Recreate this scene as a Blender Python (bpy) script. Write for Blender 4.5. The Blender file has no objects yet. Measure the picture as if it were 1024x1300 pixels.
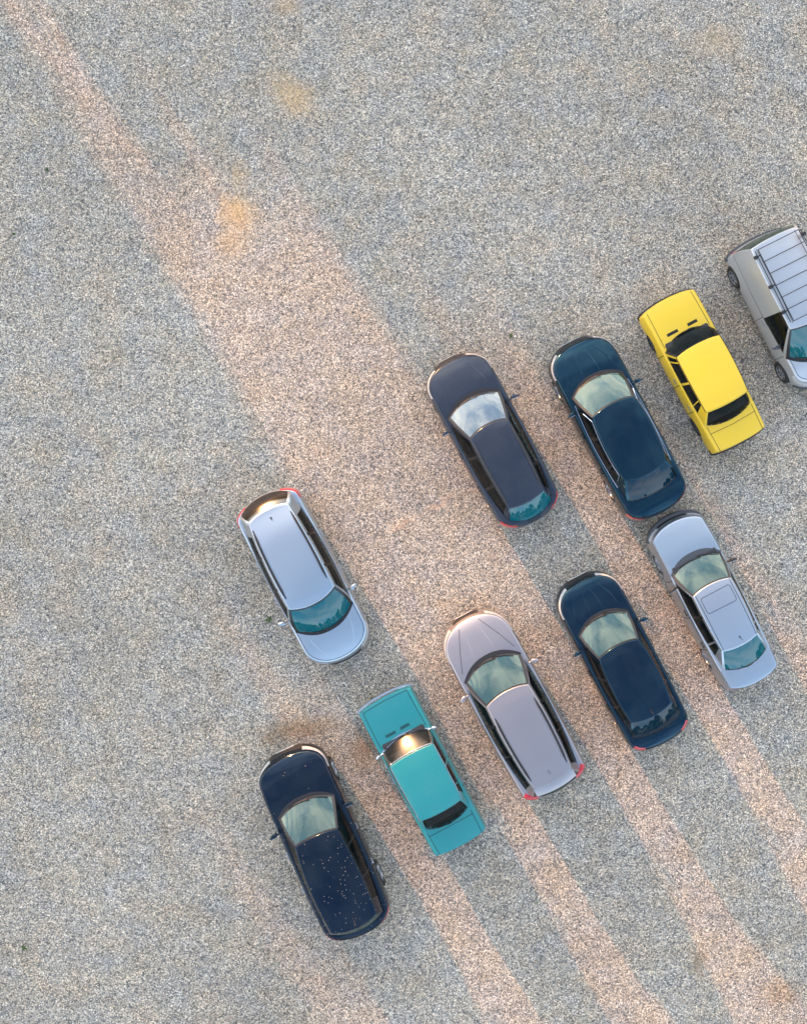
import bpy, math, random
from mathutils import Vector, noise as mnoise
R = math.radians
SC = bpy.context.scene
COL = SC.collection
CAM_H, FPX = 30.0, 1470.0

# ------------------------------------------------------------------ materials
def new_mat(name):
    m = bpy.data.materials.new(name); m.use_nodes = True
    nt = m.node_tree
    return m, nt, nt.nodes['Principled BSDF']

def simple(name, col, rough=.5, metal=0., coat=0., bump=0., bscale=60., var=0., spec=.5):
    m, nt, b = new_mat(name)
    b.inputs['Base Color'].default_value = (*col, 1)
    b.inputs['Roughness'].default_value = rough
    b.inputs['Metallic'].default_value = metal
    b.inputs['Coat Weight'].default_value = coat
    b.inputs['Coat Roughness'].default_value = .04
    b.inputs['Specular IOR Level'].default_value = spec
    N, L = nt.nodes, nt.links
    tc = N.new('ShaderNodeTexCoord')
    nz = N.new('ShaderNodeTexNoise'); nz.inputs['Scale'].default_value = bscale; nz.inputs['Detail'].default_value = 4
    L.new(tc.outputs['Object'], nz.inputs['Vector'])
    if var > 0:
        mx = N.new('ShaderNodeMixRGB'); mx.blend_type = 'MULTIPLY'; mx.inputs[1].default_value = (*col, 1)
        rp = N.new('ShaderNodeMapRange'); rp.inputs['From Min'].default_value = .3; rp.inputs['From Max'].default_value = .7
        rp.inputs['To Min'].default_value = 1 - var; rp.inputs['To Max'].default_value = 1 + var * .3
        L.new(nz.outputs['Fac'], rp.inputs['Value']); L.new(rp.outputs['Result'], mx.inputs[2])
        mx.inputs[0].default_value = 1
        L.new(mx.outputs[0], b.inputs['Base Color'])
    if bump > 0:
        bp = N.new('ShaderNodeBump'); bp.inputs['Strength'].default_value = bump; bp.inputs['Distance'].default_value = .01
        L.new(nz.outputs['Fac'], bp.inputs['Height']); L.new(bp.outputs['Normal'], b.inputs['Normal'])
    return m

def paint(name, col, metal=.0, rough=.35, dust=.12, specks=0., coat=1., tint=None, spec=.5):
    """car lacquer: base with flake / dust variation under a clear coat"""
    m, nt, b = new_mat(name)
    N, L = nt.nodes, nt.links
    tc = N.new('ShaderNodeTexCoord')
    n1 = N.new('ShaderNodeTexNoise'); n1.inputs['Scale'].default_value = 1.6; n1.inputs['Detail'].default_value = 6; n1.inputs['Roughness'].default_value = .65
    n2 = N.new('ShaderNodeTexNoise'); n2.inputs['Scale'].default_value = 45; n2.inputs['Detail'].default_value = 3
    L.new(tc.outputs['Object'], n1.inputs['Vector']); L.new(tc.outputs['Object'], n2.inputs['Vector'])
    mul = N.new('ShaderNodeMath'); mul.operation = 'MULTIPLY'
    L.new(n1.outputs['Fac'], mul.inputs[0]); L.new(n2.outputs['Fac'], mul.inputs[1])
    mr = N.new('ShaderNodeMapRange'); mr.inputs['From Min'].default_value = .2; mr.inputs['From Max'].default_value = .42
    mr.inputs['To Min'].default_value = 0; mr.inputs['To Max'].default_value = dust
    L.new(mul.outputs[0], mr.inputs['Value'])
    mx = N.new('ShaderNodeMixRGB'); mx.inputs[1].default_value = (*col, 1); mx.inputs[2].default_value = (.36, .33, .29, 1)
    L.new(mr.outputs['Result'], mx.inputs[0])
    out = mx.outputs[0]
    # road dirt low on the flanks
    sx = N.new('ShaderNodeSeparateXYZ'); L.new(tc.outputs['Object'], sx.inputs[0])
    md = N.new('ShaderNodeMapRange'); md.inputs['From Min'].default_value = .5; md.inputs['From Max'].default_value = .2
    md.inputs['To Min'].default_value = 0; md.inputs['To Max'].default_value = .5
    L.new(sx.outputs['Z'], md.inputs['Value'])
    md2 = N.new('ShaderNodeMath'); md2.operation = 'MULTIPLY'; L.new(md.outputs['Result'], md2.inputs[0]); L.new(n1.outputs['Fac'], md2.inputs[1])
    mx2 = N.new('ShaderNodeMixRGB'); mx2.inputs[2].default_value = (.2, .17, .14, 1)
    L.new(out, mx2.inputs[1]); L.new(md2.outputs[0], mx2.inputs[0]); out = mx2.outputs[0]
    if specks > 0:
        vo = N.new('ShaderNodeTexVoronoi'); vo.inputs['Scale'].default_value = 17; L.new(tc.outputs['Object'], vo.inputs['Vector'])
        lt = N.new('ShaderNodeMath'); lt.operation = 'LESS_THAN'; lt.inputs[1].default_value = .15
        L.new(vo.outputs['Distance'], lt.inputs[0])
        sc = N.new('ShaderNodeSeparateColor'); L.new(vo.outputs['Color'], sc.inputs[0])
        cl = N.new('ShaderNodeMath'); cl.operation = 'MULTIPLY_ADD'; cl.inputs[1].default_value = .6; L.new(n1.outputs['Fac'], cl.inputs[0]); L.new(sc.outputs[0], cl.inputs[2])
        gt = N.new('ShaderNodeMath'); gt.operation = 'GREATER_THAN'; gt.inputs[1].default_value = 1.22; xb_ = N.new('ShaderNodeMapRange'); xb_.inputs['From Min'].default_value = .8; xb_.inputs['From Max'].default_value = .1; xb_.inputs['To Max'].default_value = .22; L.new(sx.outputs['X'], xb_.inputs['Value'])
        ad = N.new('ShaderNodeMath'); L.new(cl.outputs[0], ad.inputs[0]); L.new(xb_.outputs['Result'], ad.inputs[1]); L.new(ad.outputs[0], gt.inputs[0])
        mm = N.new('ShaderNodeMath'); mm.operation = 'MULTIPLY'; L.new(lt.outputs[0], mm.inputs[0]); L.new(gt.outputs[0], mm.inputs[1])
        m3 = N.new('ShaderNodeMixRGB'); m3.inputs[2].default_value = (.62, .52, .38, 1); L.new(out, m3.inputs[1])
        mq = N.new('ShaderNodeMath'); mq.operation = 'MULTIPLY'; mq.inputs[1].default_value = specks; L.new(mm.outputs[0], mq.inputs[0])
        L.new(mq.outputs[0], m3.inputs[0]); out = m3.outputs[0]
    L.new(out, b.inputs['Base Color'])
    b.inputs['Metallic'].default_value = metal
    b.inputs['Roughness'].default_value = rough
    b.inputs['Coat Weight'].default_value = coat
    b.inputs['Coat Roughness'].default_value = .03
    b.inputs['Specular IOR Level'].default_value = spec
    if tint: b.inputs['Specular Tint'].default_value = (*tint, 1)  # paints the blue of the reflected sky into dark lacquers
    bp = N.new('ShaderNodeBump'); bp.inputs['Strength'].default_value = .06; bp.inputs['Distance'].default_value = .004
    L.new(n2.outputs['Fac'], bp.inputs['Height']); L.new(bp.outputs['Normal'], b.inputs['Normal'])
    return m

def glass(name, tint=(.55, .75, .75), clear=.3, deep=(.012, .03, .032), ior=2.25, rough=.01, stint=(1, 1, 1)):
    """car glass: sky reflection over partly see-through tinted pane"""
    m = bpy.data.materials.new(name); m.use_nodes = True
    nt = m.node_tree; N, L = nt.nodes, nt.links
    b = N['Principled BSDF']
    b.inputs['Base Color'].default_value = (*deep, 1)
    b.inputs['Roughness'].default_value = rough
    b.inputs['IOR'].default_value = ior
    b.inputs['Specular Tint'].default_value = (*stint, 1)
    tc = N.new('ShaderNodeTexCoord')
    nz = N.new('ShaderNodeTexNoise'); nz.inputs['Scale'].default_value = 2.2; nz.inputs['Detail'].default_value = 3
    L.new(tc.outputs['Object'], nz.inputs['Vector'])
    mr = N.new('ShaderNodeMapRange'); mr.inputs['From Min'].default_value = .35; mr.inputs['From Max'].default_value = .7
    mr.inputs['To Min'].default_value = clear; mr.inputs['To Max'].default_value = clear * .8
    L.new(nz.outputs['Fac'], mr.inputs['Value'])
    bp = N.new('ShaderNodeBump'); bp.inputs['Strength'].default_value = .05; bp.inputs['Distance'].default_value = .05
    L.new(nz.outputs['Fac'], bp.inputs['Height']); L.new(bp.outputs['Normal'], b.inputs['Normal'])
    tr = N.new('ShaderNodeBsdfTransparent'); tr.inputs[0].default_value = (*tint, 1)
    mx = N.new('ShaderNodeMixShader')
    L.new(mr.outputs['Result'], mx.inputs[0]); L.new(b.outputs[0], mx.inputs[1]); L.new(tr.outputs[0], mx.inputs[2])
    L.new(mx.outputs[0], N['Material Output'].inputs['Surface'])
    return m

M = dict(
    rubber=simple('tyre_rubber', (.022, .021, .02), .75, bump=.4, var=.3),
    trim=simple('black_plastic', (.018, .018, .02), .5, bump=.1, var=.2),
    gap=simple('panel_gap', (.008, .008, .009), .8),
    seal=simple('window_rubber', (.012, .012, .013), .35),
    chrome=simple('chrome', (.75, .75, .76), .12, 1., var=.12),
    alloy=simple('alloy_rim', (.42, .43, .45), .3, .9, var=.25, bscale=20),
    steel=simple('roof_bar_metal', (.06, .06, .065), .35, .6, var=.2),
    lamp=simple('headlamp_lens', (.62, .64, .66), .08, .25, coat=1., var=.25, bscale=25),
    amber=simple('indicator_lens', (.7, .25, .03), .15, coat=1.),
    red=simple('tail_lamp_lens', (.55, .012, .02), .15, coat=1., var=.2, bscale=30),
    seat=simple('seat_cloth', (.045, .045, .05), .9, bump=.3, var=.3),
    tan=simple('beige_seat_cloth', (.42, .33, .22), .85, bump=.3, var=.2),
    dash=simple('dashboard_plastic', (.03, .03, .033), .65, bump=.1, var=.2),
    plate=simple('plate_white', (.5, .5, .48), .4, var=.08),
    under=simple('underbody', (.012, .012, .012), .9),
    grey=simple('grey_bumper', (.07, .073, .08), .5, bump=.1, var=.2),
    mirror=simple('mirror_glass', (.6, .62, .64), .03, 1.),
    screen=glass('windscreen_glass', clear=.24, deep=(.018, .05, .042), stint=(.86, 1., .92)),
    bright=glass('sky_white_windscreen_glass', clear=.15, deep=(.05, .08, .10), ior=2.7, stint=(.9, .97, 1.)),  # pale base colour and high ior stand in for bright sky reflection
    side=glass('side_glass', clear=.5, deep=(.006, .008, .009), ior=1.5),
    teal=glass('teal_sky_glass', clear=.15, deep=(.001, .12, .145), tint=(.2, .6, .65), ior=1.6),  # teal of the reflected sky painted into the pane colour
    blue=glass('blue_sky_glass', clear=.12, deep=(.001, .022, .042), tint=(.2, .4, .5), ior=1.42),  # deep blue sky reflection put into the base colour, matching the dark roofs
    old=glass('clear_old_glass', clear=.7, deep=(.01, .016, .016), tint=(.8, .86, .85), ior=1.5),
    dusty=glass('dusty_old_glass', clear=.6, deep=(.01, .014, .014), tint=(.8, .86, .85), ior=1.7, rough=.2),
    smoked=glass('dusty_smoked_glass', clear=.12, deep=(.014, .01, .007), tint=(.5, .45, .4), ior=1.9, rough=.15),
)

# ------------------------------------------------------------------ mesh helpers
class MB:
    def __init__(s): s.v = []; s.f = []; s.mi = []
    def add(s, verts, faces, mi=0):
        o = len(s.v); s.v += [tuple(p) for p in verts]
        s.f += [tuple(i + o for i in f) for f in faces]; s.mi += [mi] * len(faces)
    def box(s, c, d, rot=None, bev=0., mi=0):
        hx, hy, hz = d[0] / 2, d[1] / 2, d[2] / 2
        b = min(bev, hx * .9, hy * .9, hz * .9)
        if b <= 0:
            vs = [(x, y, z) for x in (-hx, hx) for y in (-hy, hy) for z in (-hz, hz)]
            fs = [(0, 1, 3, 2), (4, 6, 7, 5), (0, 4, 5, 1), (2, 3, 7, 6), (0, 2, 6, 4), (1, 5, 7, 3)]
        else:   # rounded box from a stack of rounded rectangles
            vs, fs = [], []; n = 12
            prof = [(-hz, b), (-hz + b * .3, b * .3), (-hz + b, 0), (hz - b, 0), (hz - b * .3, b * .3), (hz, b)]
            for z, ins in prof:
                for k in range(n):
                    a = 2 * math.pi * (k + .5) / n
                    sx = 1 if math.cos(a) > 0 else -1; sy = 1 if math.sin(a) > 0 else -1
                    vs.append((sx * (hx - b) + math.cos(a) * (b - ins * .99), sy * (hy - b) + math.sin(a) * (b - ins * .99), z))
            for j in range(len(prof) - 1):
                for k in range(n):
                    fs.append((j * n + k, j * n + (k + 1) % n, (j + 1) * n + (k + 1) % n, (j + 1) * n + k))
            fs.append(tuple(reversed(range(n)))); fs.append(tuple((len(prof) - 1) * n + k for k in range(n)))
        out = []
        for p in vs:
            p = Vector(p)
            if rot is not None: p = rot @ p
            out.append(p + Vector(c))
        s.add(out, fs, mi)
    def lathe_y(s, prof, c, n=28, mi=0, sgn=1):
        """prof: (radius, y offset); axis along y"""
        vs = []
        for r, y in prof:
            for k in range(n):
                a = 2 * math.pi * k / n
                vs.append((c[0] + r * math.cos(a), c[1] + sgn * y, c[2] + r * math.sin(a)))
        fs = [(j * n + k, j * n + (k + 1) % n, (j + 1) * n + (k + 1) % n, (j + 1) * n + k) for j in range(len(prof) - 1) for k in range(n)]
        s.add(vs, fs, mi)
    def tube(s, pts, r, n=8, mi=0):
        pts = [Vector(p) for p in pts]; rings = []
        for i, p in enumerate(pts):
            d = (pts[min(i + 1, len(pts) - 1)] - pts[max(i - 1, 0)]).normalized()
            u = d.cross(Vector((0, 0, 1)));
            if u.length < 1e-3: u = Vector((1, 0, 0))
            u.normalize(); w = d.cross(u)
            rr = r[i] if isinstance(r, (list, tuple)) else r
            rings += [p + (u * math.cos(2 * math.pi * k / n) + w * math.sin(2 * math.pi * k / n)) * rr for k in range(n)]
        fs = [(j * n + k, j * n + (k + 1) % n, (j + 1) * n + (k + 1) % n, (j + 1) * n + k) for j in range(len(pts) - 1) for k in range(n)]
        fs += [tuple(range(n)), tuple(reversed([(len(pts) - 1) * n + k for k in range(n)]))]
        s.add(rings, fs, mi)
    def islands(s):
        par = list(range(len(s.v))); key = {}
        def find(a):
            while par[a] != a: par[a] = par[par[a]]; a = par[a]
            return a
        for i, p in enumerate(s.v):
            k = (round(p[0], 3), round(p[1], 3), round(p[2], 3))
            if k in key: par[find(i)] = find(key[k])
            else: key[k] = i
        for f in s.f:
            for q in f[1:]: par[find(q)] = find(f[0])
        out = {}
        for f, mi in zip(s.f, s.mi):
            m, mp = out.setdefault(find(f[0]), (MB(), {}))
            for q in f:
                if q not in mp: mp[q] = len(m.v); m.v.append(s.v[q])
            m.f.append(tuple(mp[q] for q in f)); m.mi.append(mi)
        return [m for m, _ in out.values()]
    def build(s, name, mats, parent=None, smooth=35, merge=True, split=False):
        if split:
            return [m.build(name, mats, parent, smooth, merge) for m in s.islands()][0]
        me = bpy.data.meshes.new(name); me.from_pydata(s.v, [], s.f)
        if not isinstance(mats, (list, tuple)): mats = [mats]
        for m in mats: me.materials.append(m)
        for p, mi in zip(me.polygons, s.mi): p.material_index = mi
        import bmesh
        bm = bmesh.new(); bm.from_mesh(me)
        if merge: bmesh.ops.remove_doubles(bm, verts=bm.verts, dist=.0006)
        bmesh.ops.recalc_face_normals(bm, faces=bm.faces)
        bm.to_mesh(me); bm.free()
        if smooth:
            me.shade_smooth(); me.set_sharp_from_angle(angle=R(smooth))
        o = bpy.data.objects.new(name, me); COL.objects.link(o)
        if parent: o.parent = parent
        return o

def pchip(pts):
    pts = sorted(pts); xs = [p[0] for p in pts]; ys = [p[1] for p in pts]; n = len(xs)
    h = [xs[i + 1] - xs[i] for i in range(n - 1)]; d = [(ys[i + 1] - ys[i]) / h[i] for i in range(n - 1)]
    m = [d[0]] + [0 if d[i - 1] * d[i] <= 0 else 2 * d[i - 1] * d[i] / (d[i - 1] + d[i]) for i in range(1, n - 1)] + [d[-1]]
    def f(x):
        if x <= xs[0]: return ys[0]
        if x >= xs[-1]: return ys[-1]
        i = 0
        while x > xs[i + 1]: i += 1
        t = (x - xs[i]) / h[i]
        return (ys[i] * (1 + 2 * t) * (1 - t) ** 2 + h[i] * m[i] * t * (1 - t) ** 2 + ys[i + 1] * t * t * (3 - 2 * t) + h[i] * m[i + 1] * t * t * (t - 1))
    def g(x):      # softened so that reflections run without kinks
        return sum(f(x + d) * w for d, w in ((-.15, .06), (-.1, .12), (-.05, .2), (0, .24), (.05, .2), (.1, .12), (.15, .06)))
    return g

def lerp(a, b, t): return a + (b - a) * t

class Surf:
    """closed grid of points [level][column]"""
    def __init__(s, g): s.g = g; s.nu = len(g); s.nv = len(g[0])
    def P(s, u, v):
        u = max(0, min(s.nu - 1.0001, u)); v %= s.nv
        i, j = int(u), int(v); a, b = u - i, v - j; j2 = (j + 1) % s.nv
        g = s.g
        return g[i][j] * (1 - a) * (1 - b) + g[i + 1][j] * a * (1 - b) + g[i][j2] * (1 - a) * b + g[i + 1][j2] * a * b
    def N(s, u, v):
        du = s.P(u + .25, v) - s.P(u - .25, v); dv = s.P(u, v + .3) - s.P(u, v - .3)
        n = dv.cross(du)
        return n.normalized() if n.length > 1e-9 else Vector((0, 0, 1))
    def patch(s, mb, u0, u1, v0, v1, off=.004, nu=6, nv=10, skirt=.006, mi=0, shape=None):
        n = len(mb.v); sgn = s.sign
        vs = []; inner = []
        for i in range(nu + 1):
            for j in range(nv + 1):
                a, b = i / nu, j / nv
                if shape: a, b = shape(a, b)
                u, v = lerp(u0, u1, a), lerp(v0, v1, b)
                p = s.P(u, v); nn = s.N(u, v) * sgn
                vs.append(p + nn * off); inner.append(p + nn * (off - skirt))
        K = (nu + 1) * (nv + 1)
        fs = [(i * (nv + 1) + j, i * (nv + 1) + j + 1, (i + 1) * (nv + 1) + j + 1, (i + 1) * (nv + 1) + j) for i in range(nu) for j in range(nv)]
        edge = [j for j in range(nv + 1)] + [i * (nv + 1) + nv for i in range(1, nu + 1)] + [nu * (nv + 1) + j for j in range(nv - 1, -1, -1)] + [i * (nv + 1) for i in range(nu - 1, 0, -1)]
        for a, b in zip(edge, edge[1:] + edge[:1]): fs.append((a, b, b + K, a + K))
        mb.add(vs + inner, fs, mi)

def outline(xf, xr, hw, af, nf, bf, ar, nr, br, N1=18, fi=0., ri=0., tf=0., tr=0.):
    """half outline from front centre (y=0) round the left side to rear centre"""
    pts = []
    xc, xd = xf - af, xr + ar
    L2 = (xf - xr) / 2; xm = (xf + xr) / 2
    def taper(x, y):
        t = (x - xm) / L2
        k = tf * max(0, t) ** 2.5 + tr * max(0, -t) ** 2.5
        return y * (1 - k)
    for k in range(N1):
        a = math.pi / 2 * k / N1
        y = hw * math.sin(a) ** (2 / nf); x = xc + (af - fi) * math.cos(a) ** (2 / nf) - bf * (y / hw) ** 2
        pts.append((x, taper(x, y)))
    ns = NS
    x0, x1 = xc - bf, xd + br
    for k in range(ns + 1):
        x = lerp(x0, x1, k / ns); pts.append((x, taper(x, hw)))
    for k in range(N1 - 1, -1, -1):
        a = math.pi / 2 * k / N1
        y = hw * math.sin(a) ** (2 / nr); x = xd - (ar - ri) * math.cos(a) ** (2 / nr) + br * (y / hw) ** 2
        pts.append((x, taper(x, y)))
    return pts
NS = 76

def full(half):
    """closed ring: left half front->rear then right half rear->front"""
    return half + [(x, -y) for x, y in half[-2:0:-1]]

def thing(name, label, cat, loc, rz, group=None):
    o = bpy.data.objects.new(name, None); COL.objects.link(o)
    o.location = loc; o.rotation_euler = (0, 0, rz); o.empty_display_size = .3
    o['label'] = label; o['category'] = cat
    if group: o['group'] = group
    return o

# ------------------------------------------------------------------ the car builder
def make_car(S):
    root = thing(S['name'], S['label'], S['cat'], S['loc'], S['rz'], 'parked vehicles on the gravel lot')
    pm = S['paint']; g = S.get
    xf, xr, W = S['xf'], S['xr'], S['W']
    prof = pchip(S['prof']); crown = g('crown', .05)
    def zt(x, y):
        z = prof(x) - crown * min(1.2, abs(y) / W) ** 2.4
        for (yc, amp, x0) in g('crease', []):      # raised bonnet creases
            if x > x0:
                yy = yc * (1 + (x - x0) * -.12)
                z += amp * math.exp(-((abs(y) - yy) / .045) ** 2) * min(1, (x - x0) * 3)
        return z
    rr = g('edge', .05)
    args = dict(af=g('af', .6), nf=g('nf', 2.6), bf=g('bf', .1), ar=g('ar', .45), nr=g('nr', 2.8), br=g('br', .08), tf=g('tf', .04), tr=g('tr', .03))
    wheels = S['wheels']; wr = g('wr', .32); ar_ = g('arch', wr + .055)
    def arch(x):
        z = 0
        for wx in wheels:
            d = abs(x - wx)
            if d < ar_: z = max(z, wr + math.sqrt(ar_ * ar_ - d * d) * .98)
        return z
    zb = g('zb', .2)
    low = g('levels', [(0., .09, .12, .12), (.08, .03, .05, .05), (.2, .005, .01, .01), (.42, 0, 0, 0), (.6, .0, .012, .01), (.8, .012, .05, .03), (.93, .022, .075, .045), (1., .035, .1, .06)])
    rings = []
    for t, si, fi, ri in low:
        o = outline(xf, xr, W - si, fi=min(fi, args['af'] * .95), ri=min(ri, args['ar'] * .95), **args)
        ring = []
        for x, y in full(o):
            top = zt(x, y) - rr
            z = lerp(zb, top, t)
            az = arch(x)
            side = abs(y) > W * .8
            if side and z < az: z = min(az, top - .04 * (1 - t))
            ring.append(Vector((x, y, z)))
        rings.append(ring)
    nlow = len(rings)
    base = rings[-1]
    ss = [(.988, .45), (.97, .18), (.945, .04), (.915, 0), (.88, 0), (.84, 0), (.8, 0), (.76, 0), (.71, 0), (.66, 0), (.6, 0), (.54, 0), (.48, 0), (.42, 0), (.35, 0), (.28, 0), (.21, 0), (.14, 0), (.07, 0), (0, 0)]
    sa = g('spine', 1.0)
    for s_, e in ss:
        ring = []
        for p in base:
            xs = max(xr + sa, min(xf - sa, p.x))
            x, y = lerp(xs, p.x, s_), p.y * s_
            ring.append(Vector((x, y, zt(x, y) - rr * e)))
        rings.append(ring)
    B = Surf(rings); B.sign = 1
    c = B.P(2, 30); n = B.N(2, 30)
    if n.y < 0: B.sign = -1
    nv = B.nv; half = nv // 2
    # greenhouse outline -----------------------------------------------------
    G = S['gh']
    segs = G['segs']; nW = 12
    def quad(a, m, b, t):
        return a * (1 - t) * (1 - 2 * t) + 4 * m * t * (1 - t) + b * t * (2 * t - 1)
    def ghring(top):
        k = 'top' if top else 'base'
        (xc, (xa, ya), ym, (xb, yb), xe) = G[k]
        pts = []
        for i in range(nW + 1):
            t = i / nW; pts.append((xc - (xc - xa) * t ** 2.2, ya * t))
        xs = [xa] + [sg[2 if top else 1] for sg in segs] + [xb]
        for q in range(len(xs) - 1):
            for i in range(1, 6):
                x = lerp(xs[q], xs[q + 1], i / 5); t = (x - xa) / (xb - xa)
                pts.append((x, quad(ya, ym, yb, t)))
        for i in range(1, nW + 1):
            t = 1 - i / nW; pts.append((xe + (xb - xe) * t ** 2.2, yb * t))
        return full(pts)
    rb, rt = ghring(False), ghring(True)
    rprof = pchip(G['roof']); rc = G.get('rcrown', .05); ytop = G['top'][2]
    def zr(x, y): return rprof(x) - rc * min(1.3, abs(y) / ytop) ** 2.2
    lv = [0, .04, .08, .3, .5, .7, .91, .965, 1.]
    gr = []; red_ = g('roof_edge', .03)
    bul = G.get('bulge', .02)
    for t in lv:
        ring = []
        for (xb_, yb_), (xt_, yt_) in zip(rb, rt):
            z0 = zt(xb_, yb_) - .012; z1 = zr(xt_, yt_) - red_
            k = bul * math.sin(math.pi * t)
            x, y = lerp(xb_, xt_, t), lerp(yb_, yt_, t)
            L_ = math.hypot(x * .25, y) + 1e-6
            front = max(0, (x - G['top'][1][0])) ; rear = max(0, G['top'][3][0] - x)
            dx = k if front > 0 else (-k if rear > 0 else 0)
            ring.append(Vector((x + dx * .6, y + (k if y > 0 else -k) * min(1, abs(y) * 1.6), lerp(z0, z1, t) + (k * .6 if (front > 0 or rear > 0) else 0))))
        gr.append(ring)
    ng = len(gr); tb = gr[-1]
    for s_, e in [(.992, .5), (.975, .15), (.95, .0), (.9, 0), (.84, 0), (.78, 0), (.71, 0), (.64, 0), (.56, 0), (.48, 0), (.4, 0), (.32, 0), (.24, 0), (.16, 0), (.08, 0), (0, 0)]:
        ring = []
        xe, xw = G['top'][4] + .35, G['top'][0] - .35
        for p in tb:
            xs = max(xe, min(xw, p.x)); x, y = lerp(xs, p.x, s_), p.y * s_
            ring.append(Vector((x, y, zr(x, y) - red_ * e)))
        gr.append(ring)
    Q = Surf(gr); Q.sign = 1
    if Q.N(4, nW + 8).y < 0: Q.sign = -1
    nq = Q.nv; hq = nq // 2
    # which column belongs to which segment
    names = ['A'] + [sg[0] for sg in segs]
    def seg_of(j):
        jj = j if j < hq else nq - 1 - j
        if jj < nW: return 'ws'
        if jj >= hq - nW: return 'rw'
        return (jj - nW) // 5
    # segment kinds: kind k covers from post k to post k+1
    kinds = [sg for sg in S['kinds']]
    # roof + pillars -----------------------------------------------------------
    mb = MB(); pil = MB()
    pillar_black = set(g('black_pillars', []))
    wins = {}
    for i in range(Q.nu - 1):
        for j in range(nq):
            q = [gr[i][j], gr[i][(j + 1) % nq], gr[i + 1][(j + 1) % nq], gr[i + 1][j]]
            tgt = mb
            if i < ng - 1:
                sgm = seg_of(j); jj = j if j < hq else nq - 1 - j
                if sgm == 'ws':
                    if 2 <= i < ng - 2 and jj < nW - 1: continue
                    if g('dark_ws', True): tgt = pil
                elif sgm == 'rw':
                    if S.get('rear_glass', True) and 2 <= i < ng - 2 and jj > hq - nW: continue
                    if S.get('rear_glass', True) and jj > hq - nW and i < 2: tgt = pil
                else:
                    kd = kinds[sgm]
                    if kd == 'g' and 2 <= i < ng - 3: continue
                    if kd == 'g' or sgm in pillar_black: tgt = pil if (kd != 'g' or g('dark_frame', False)) else mb
            a = [tuple(p) for p in q]
            tgt.add(a, [(0, 1, 2, 3)])
    mb.build('roof', pm, root, 32)
    if pil.v: pil.build('pillar_trim', M['seal'], root, 32, split=True)
    # glass
    gl = S.get('glass', {})
    def gpatch(name, u0, u1, v0, v1, mat, nu=8, nvv=12, off=-.002):
        m = MB(); Q.patch(m, u0, u1, v0, v1, off=off, nu=nu, nv=nvv, skirt=.005)
        return m.build(name, mat, root, 60)
    gpatch('windscreen', 2, ng - 2, -(nW - 1), nW - 1, gl.get('ws', M['screen']), 8, 24)
    if S.get('rear_glass', True):
        gpatch('rear_window', 2, ng - 2, hq - nW + 1, hq + nW - 1, gl.get('rw', M['screen']), 8, 24)
    for sd in (0, 1):
        for k, kd in enumerate(kinds):
            if kd != 'g': continue
            v0, v1 = nW + 5 * k, nW + 5 * (k + 1)
            if sd: v0, v1 = nq - v1, nq - v0
            gpatch('side_window', 2, ng - 3, v0, v1, gl.get('side', M['side']), 6, 8)
    # body panels --------------------------------------------------------------
    cow = G['base'][1][0]; deck = G['base'][3][0]
    D = S['doors']
    P = {k: MB() for k in ['body', 'bonnet', 'boot'] + ['door%d%d' % (s, k) for s in (0, 1) for k in range(len(D) - 1)]}
    (xc, (xa, ya), ym, (xb, yb), xe) = G['base']
    def inside(x, y):
        m = .0
        if not (xe + m < x < xc - m): return False
        yy = abs(y)
        if x > xa: lim = ya * ((xc - x) / (xc - xa)) ** (1 / 2.2)
        elif x < xb: lim = yb * ((x - xe) / (xb - xe + 1e-6)) ** (1 / 2.2) if xb > xe else yb
        else: lim = quad(ya, ym, yb, (x - xa) / (xb - xa))
        return yy < lim - m
    bi = nlow + g('bonnet_ring', 2)
    for i in range(B.nu - 1):
        for j in range(nv):
            q = [rings[i][j], rings[i][(j + 1) % nv], rings[i + 1][(j + 1) % nv], rings[i + 1][j]]
            cx = sum(p.x for p in q) / 4; cy = sum(p.y for p in q) / 4
            if i >= nlow - 1 and all(inside(p.x, p.y) for p in q): continue
            if max((q[0] - q[2]).length, (q[1] - q[3]).length) < 1e-4: continue
            key = 'body'
            if i >= bi and cx > cow - .02: key = 'bonnet'
            elif i >= bi and cx < deck + .02: key = 'boot'
            elif 1 <= i < nlow - 1 and abs(cy) > W * .7:
                for k in range(len(D) - 1):
                    if D[k + 1] < cx < D[k]: key = 'door%d%d' % (0 if cy > 0 else 1, k)
            P[key].add([tuple(p) for p in q], [(0, 1, 2, 3)])
    P['body'].build('body', pm, root, 40)
    bonnet = P['bonnet'].build('bonnet', pm, root, 40)
    if P['boot'].v: max(P['boot'].islands(), key=lambda m_: len(m_.f)).build(g('boot_name', 'boot_lid'), pm, root, 40)
    # locate columns
    def vx(x, left=True, u=4):
        """column on the side with given x"""
        best = 0; ring = rings[int(u)]
        for j in range(0, half):
            if ring[j].x >= x >= ring[j + 1].x:
                best = j + (ring[j].x - x) / max(1e-6, ring[j].x - ring[j + 1].x); 
                if ring[j].y > W * .3: break
        return best if left else nv - best
    def vy(y, front=True, u=5):
        ring = rings[int(u)]
        rng = range(0, half) if front else range(half - 1, -1, -1)
        for j in rng:
            a, b = ring[j].y, ring[j + 1].y
            if min(a, b) <= y <= max(a, b): return j + (y - a) / ((b - a) or 1e-6)
        return 0
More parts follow.
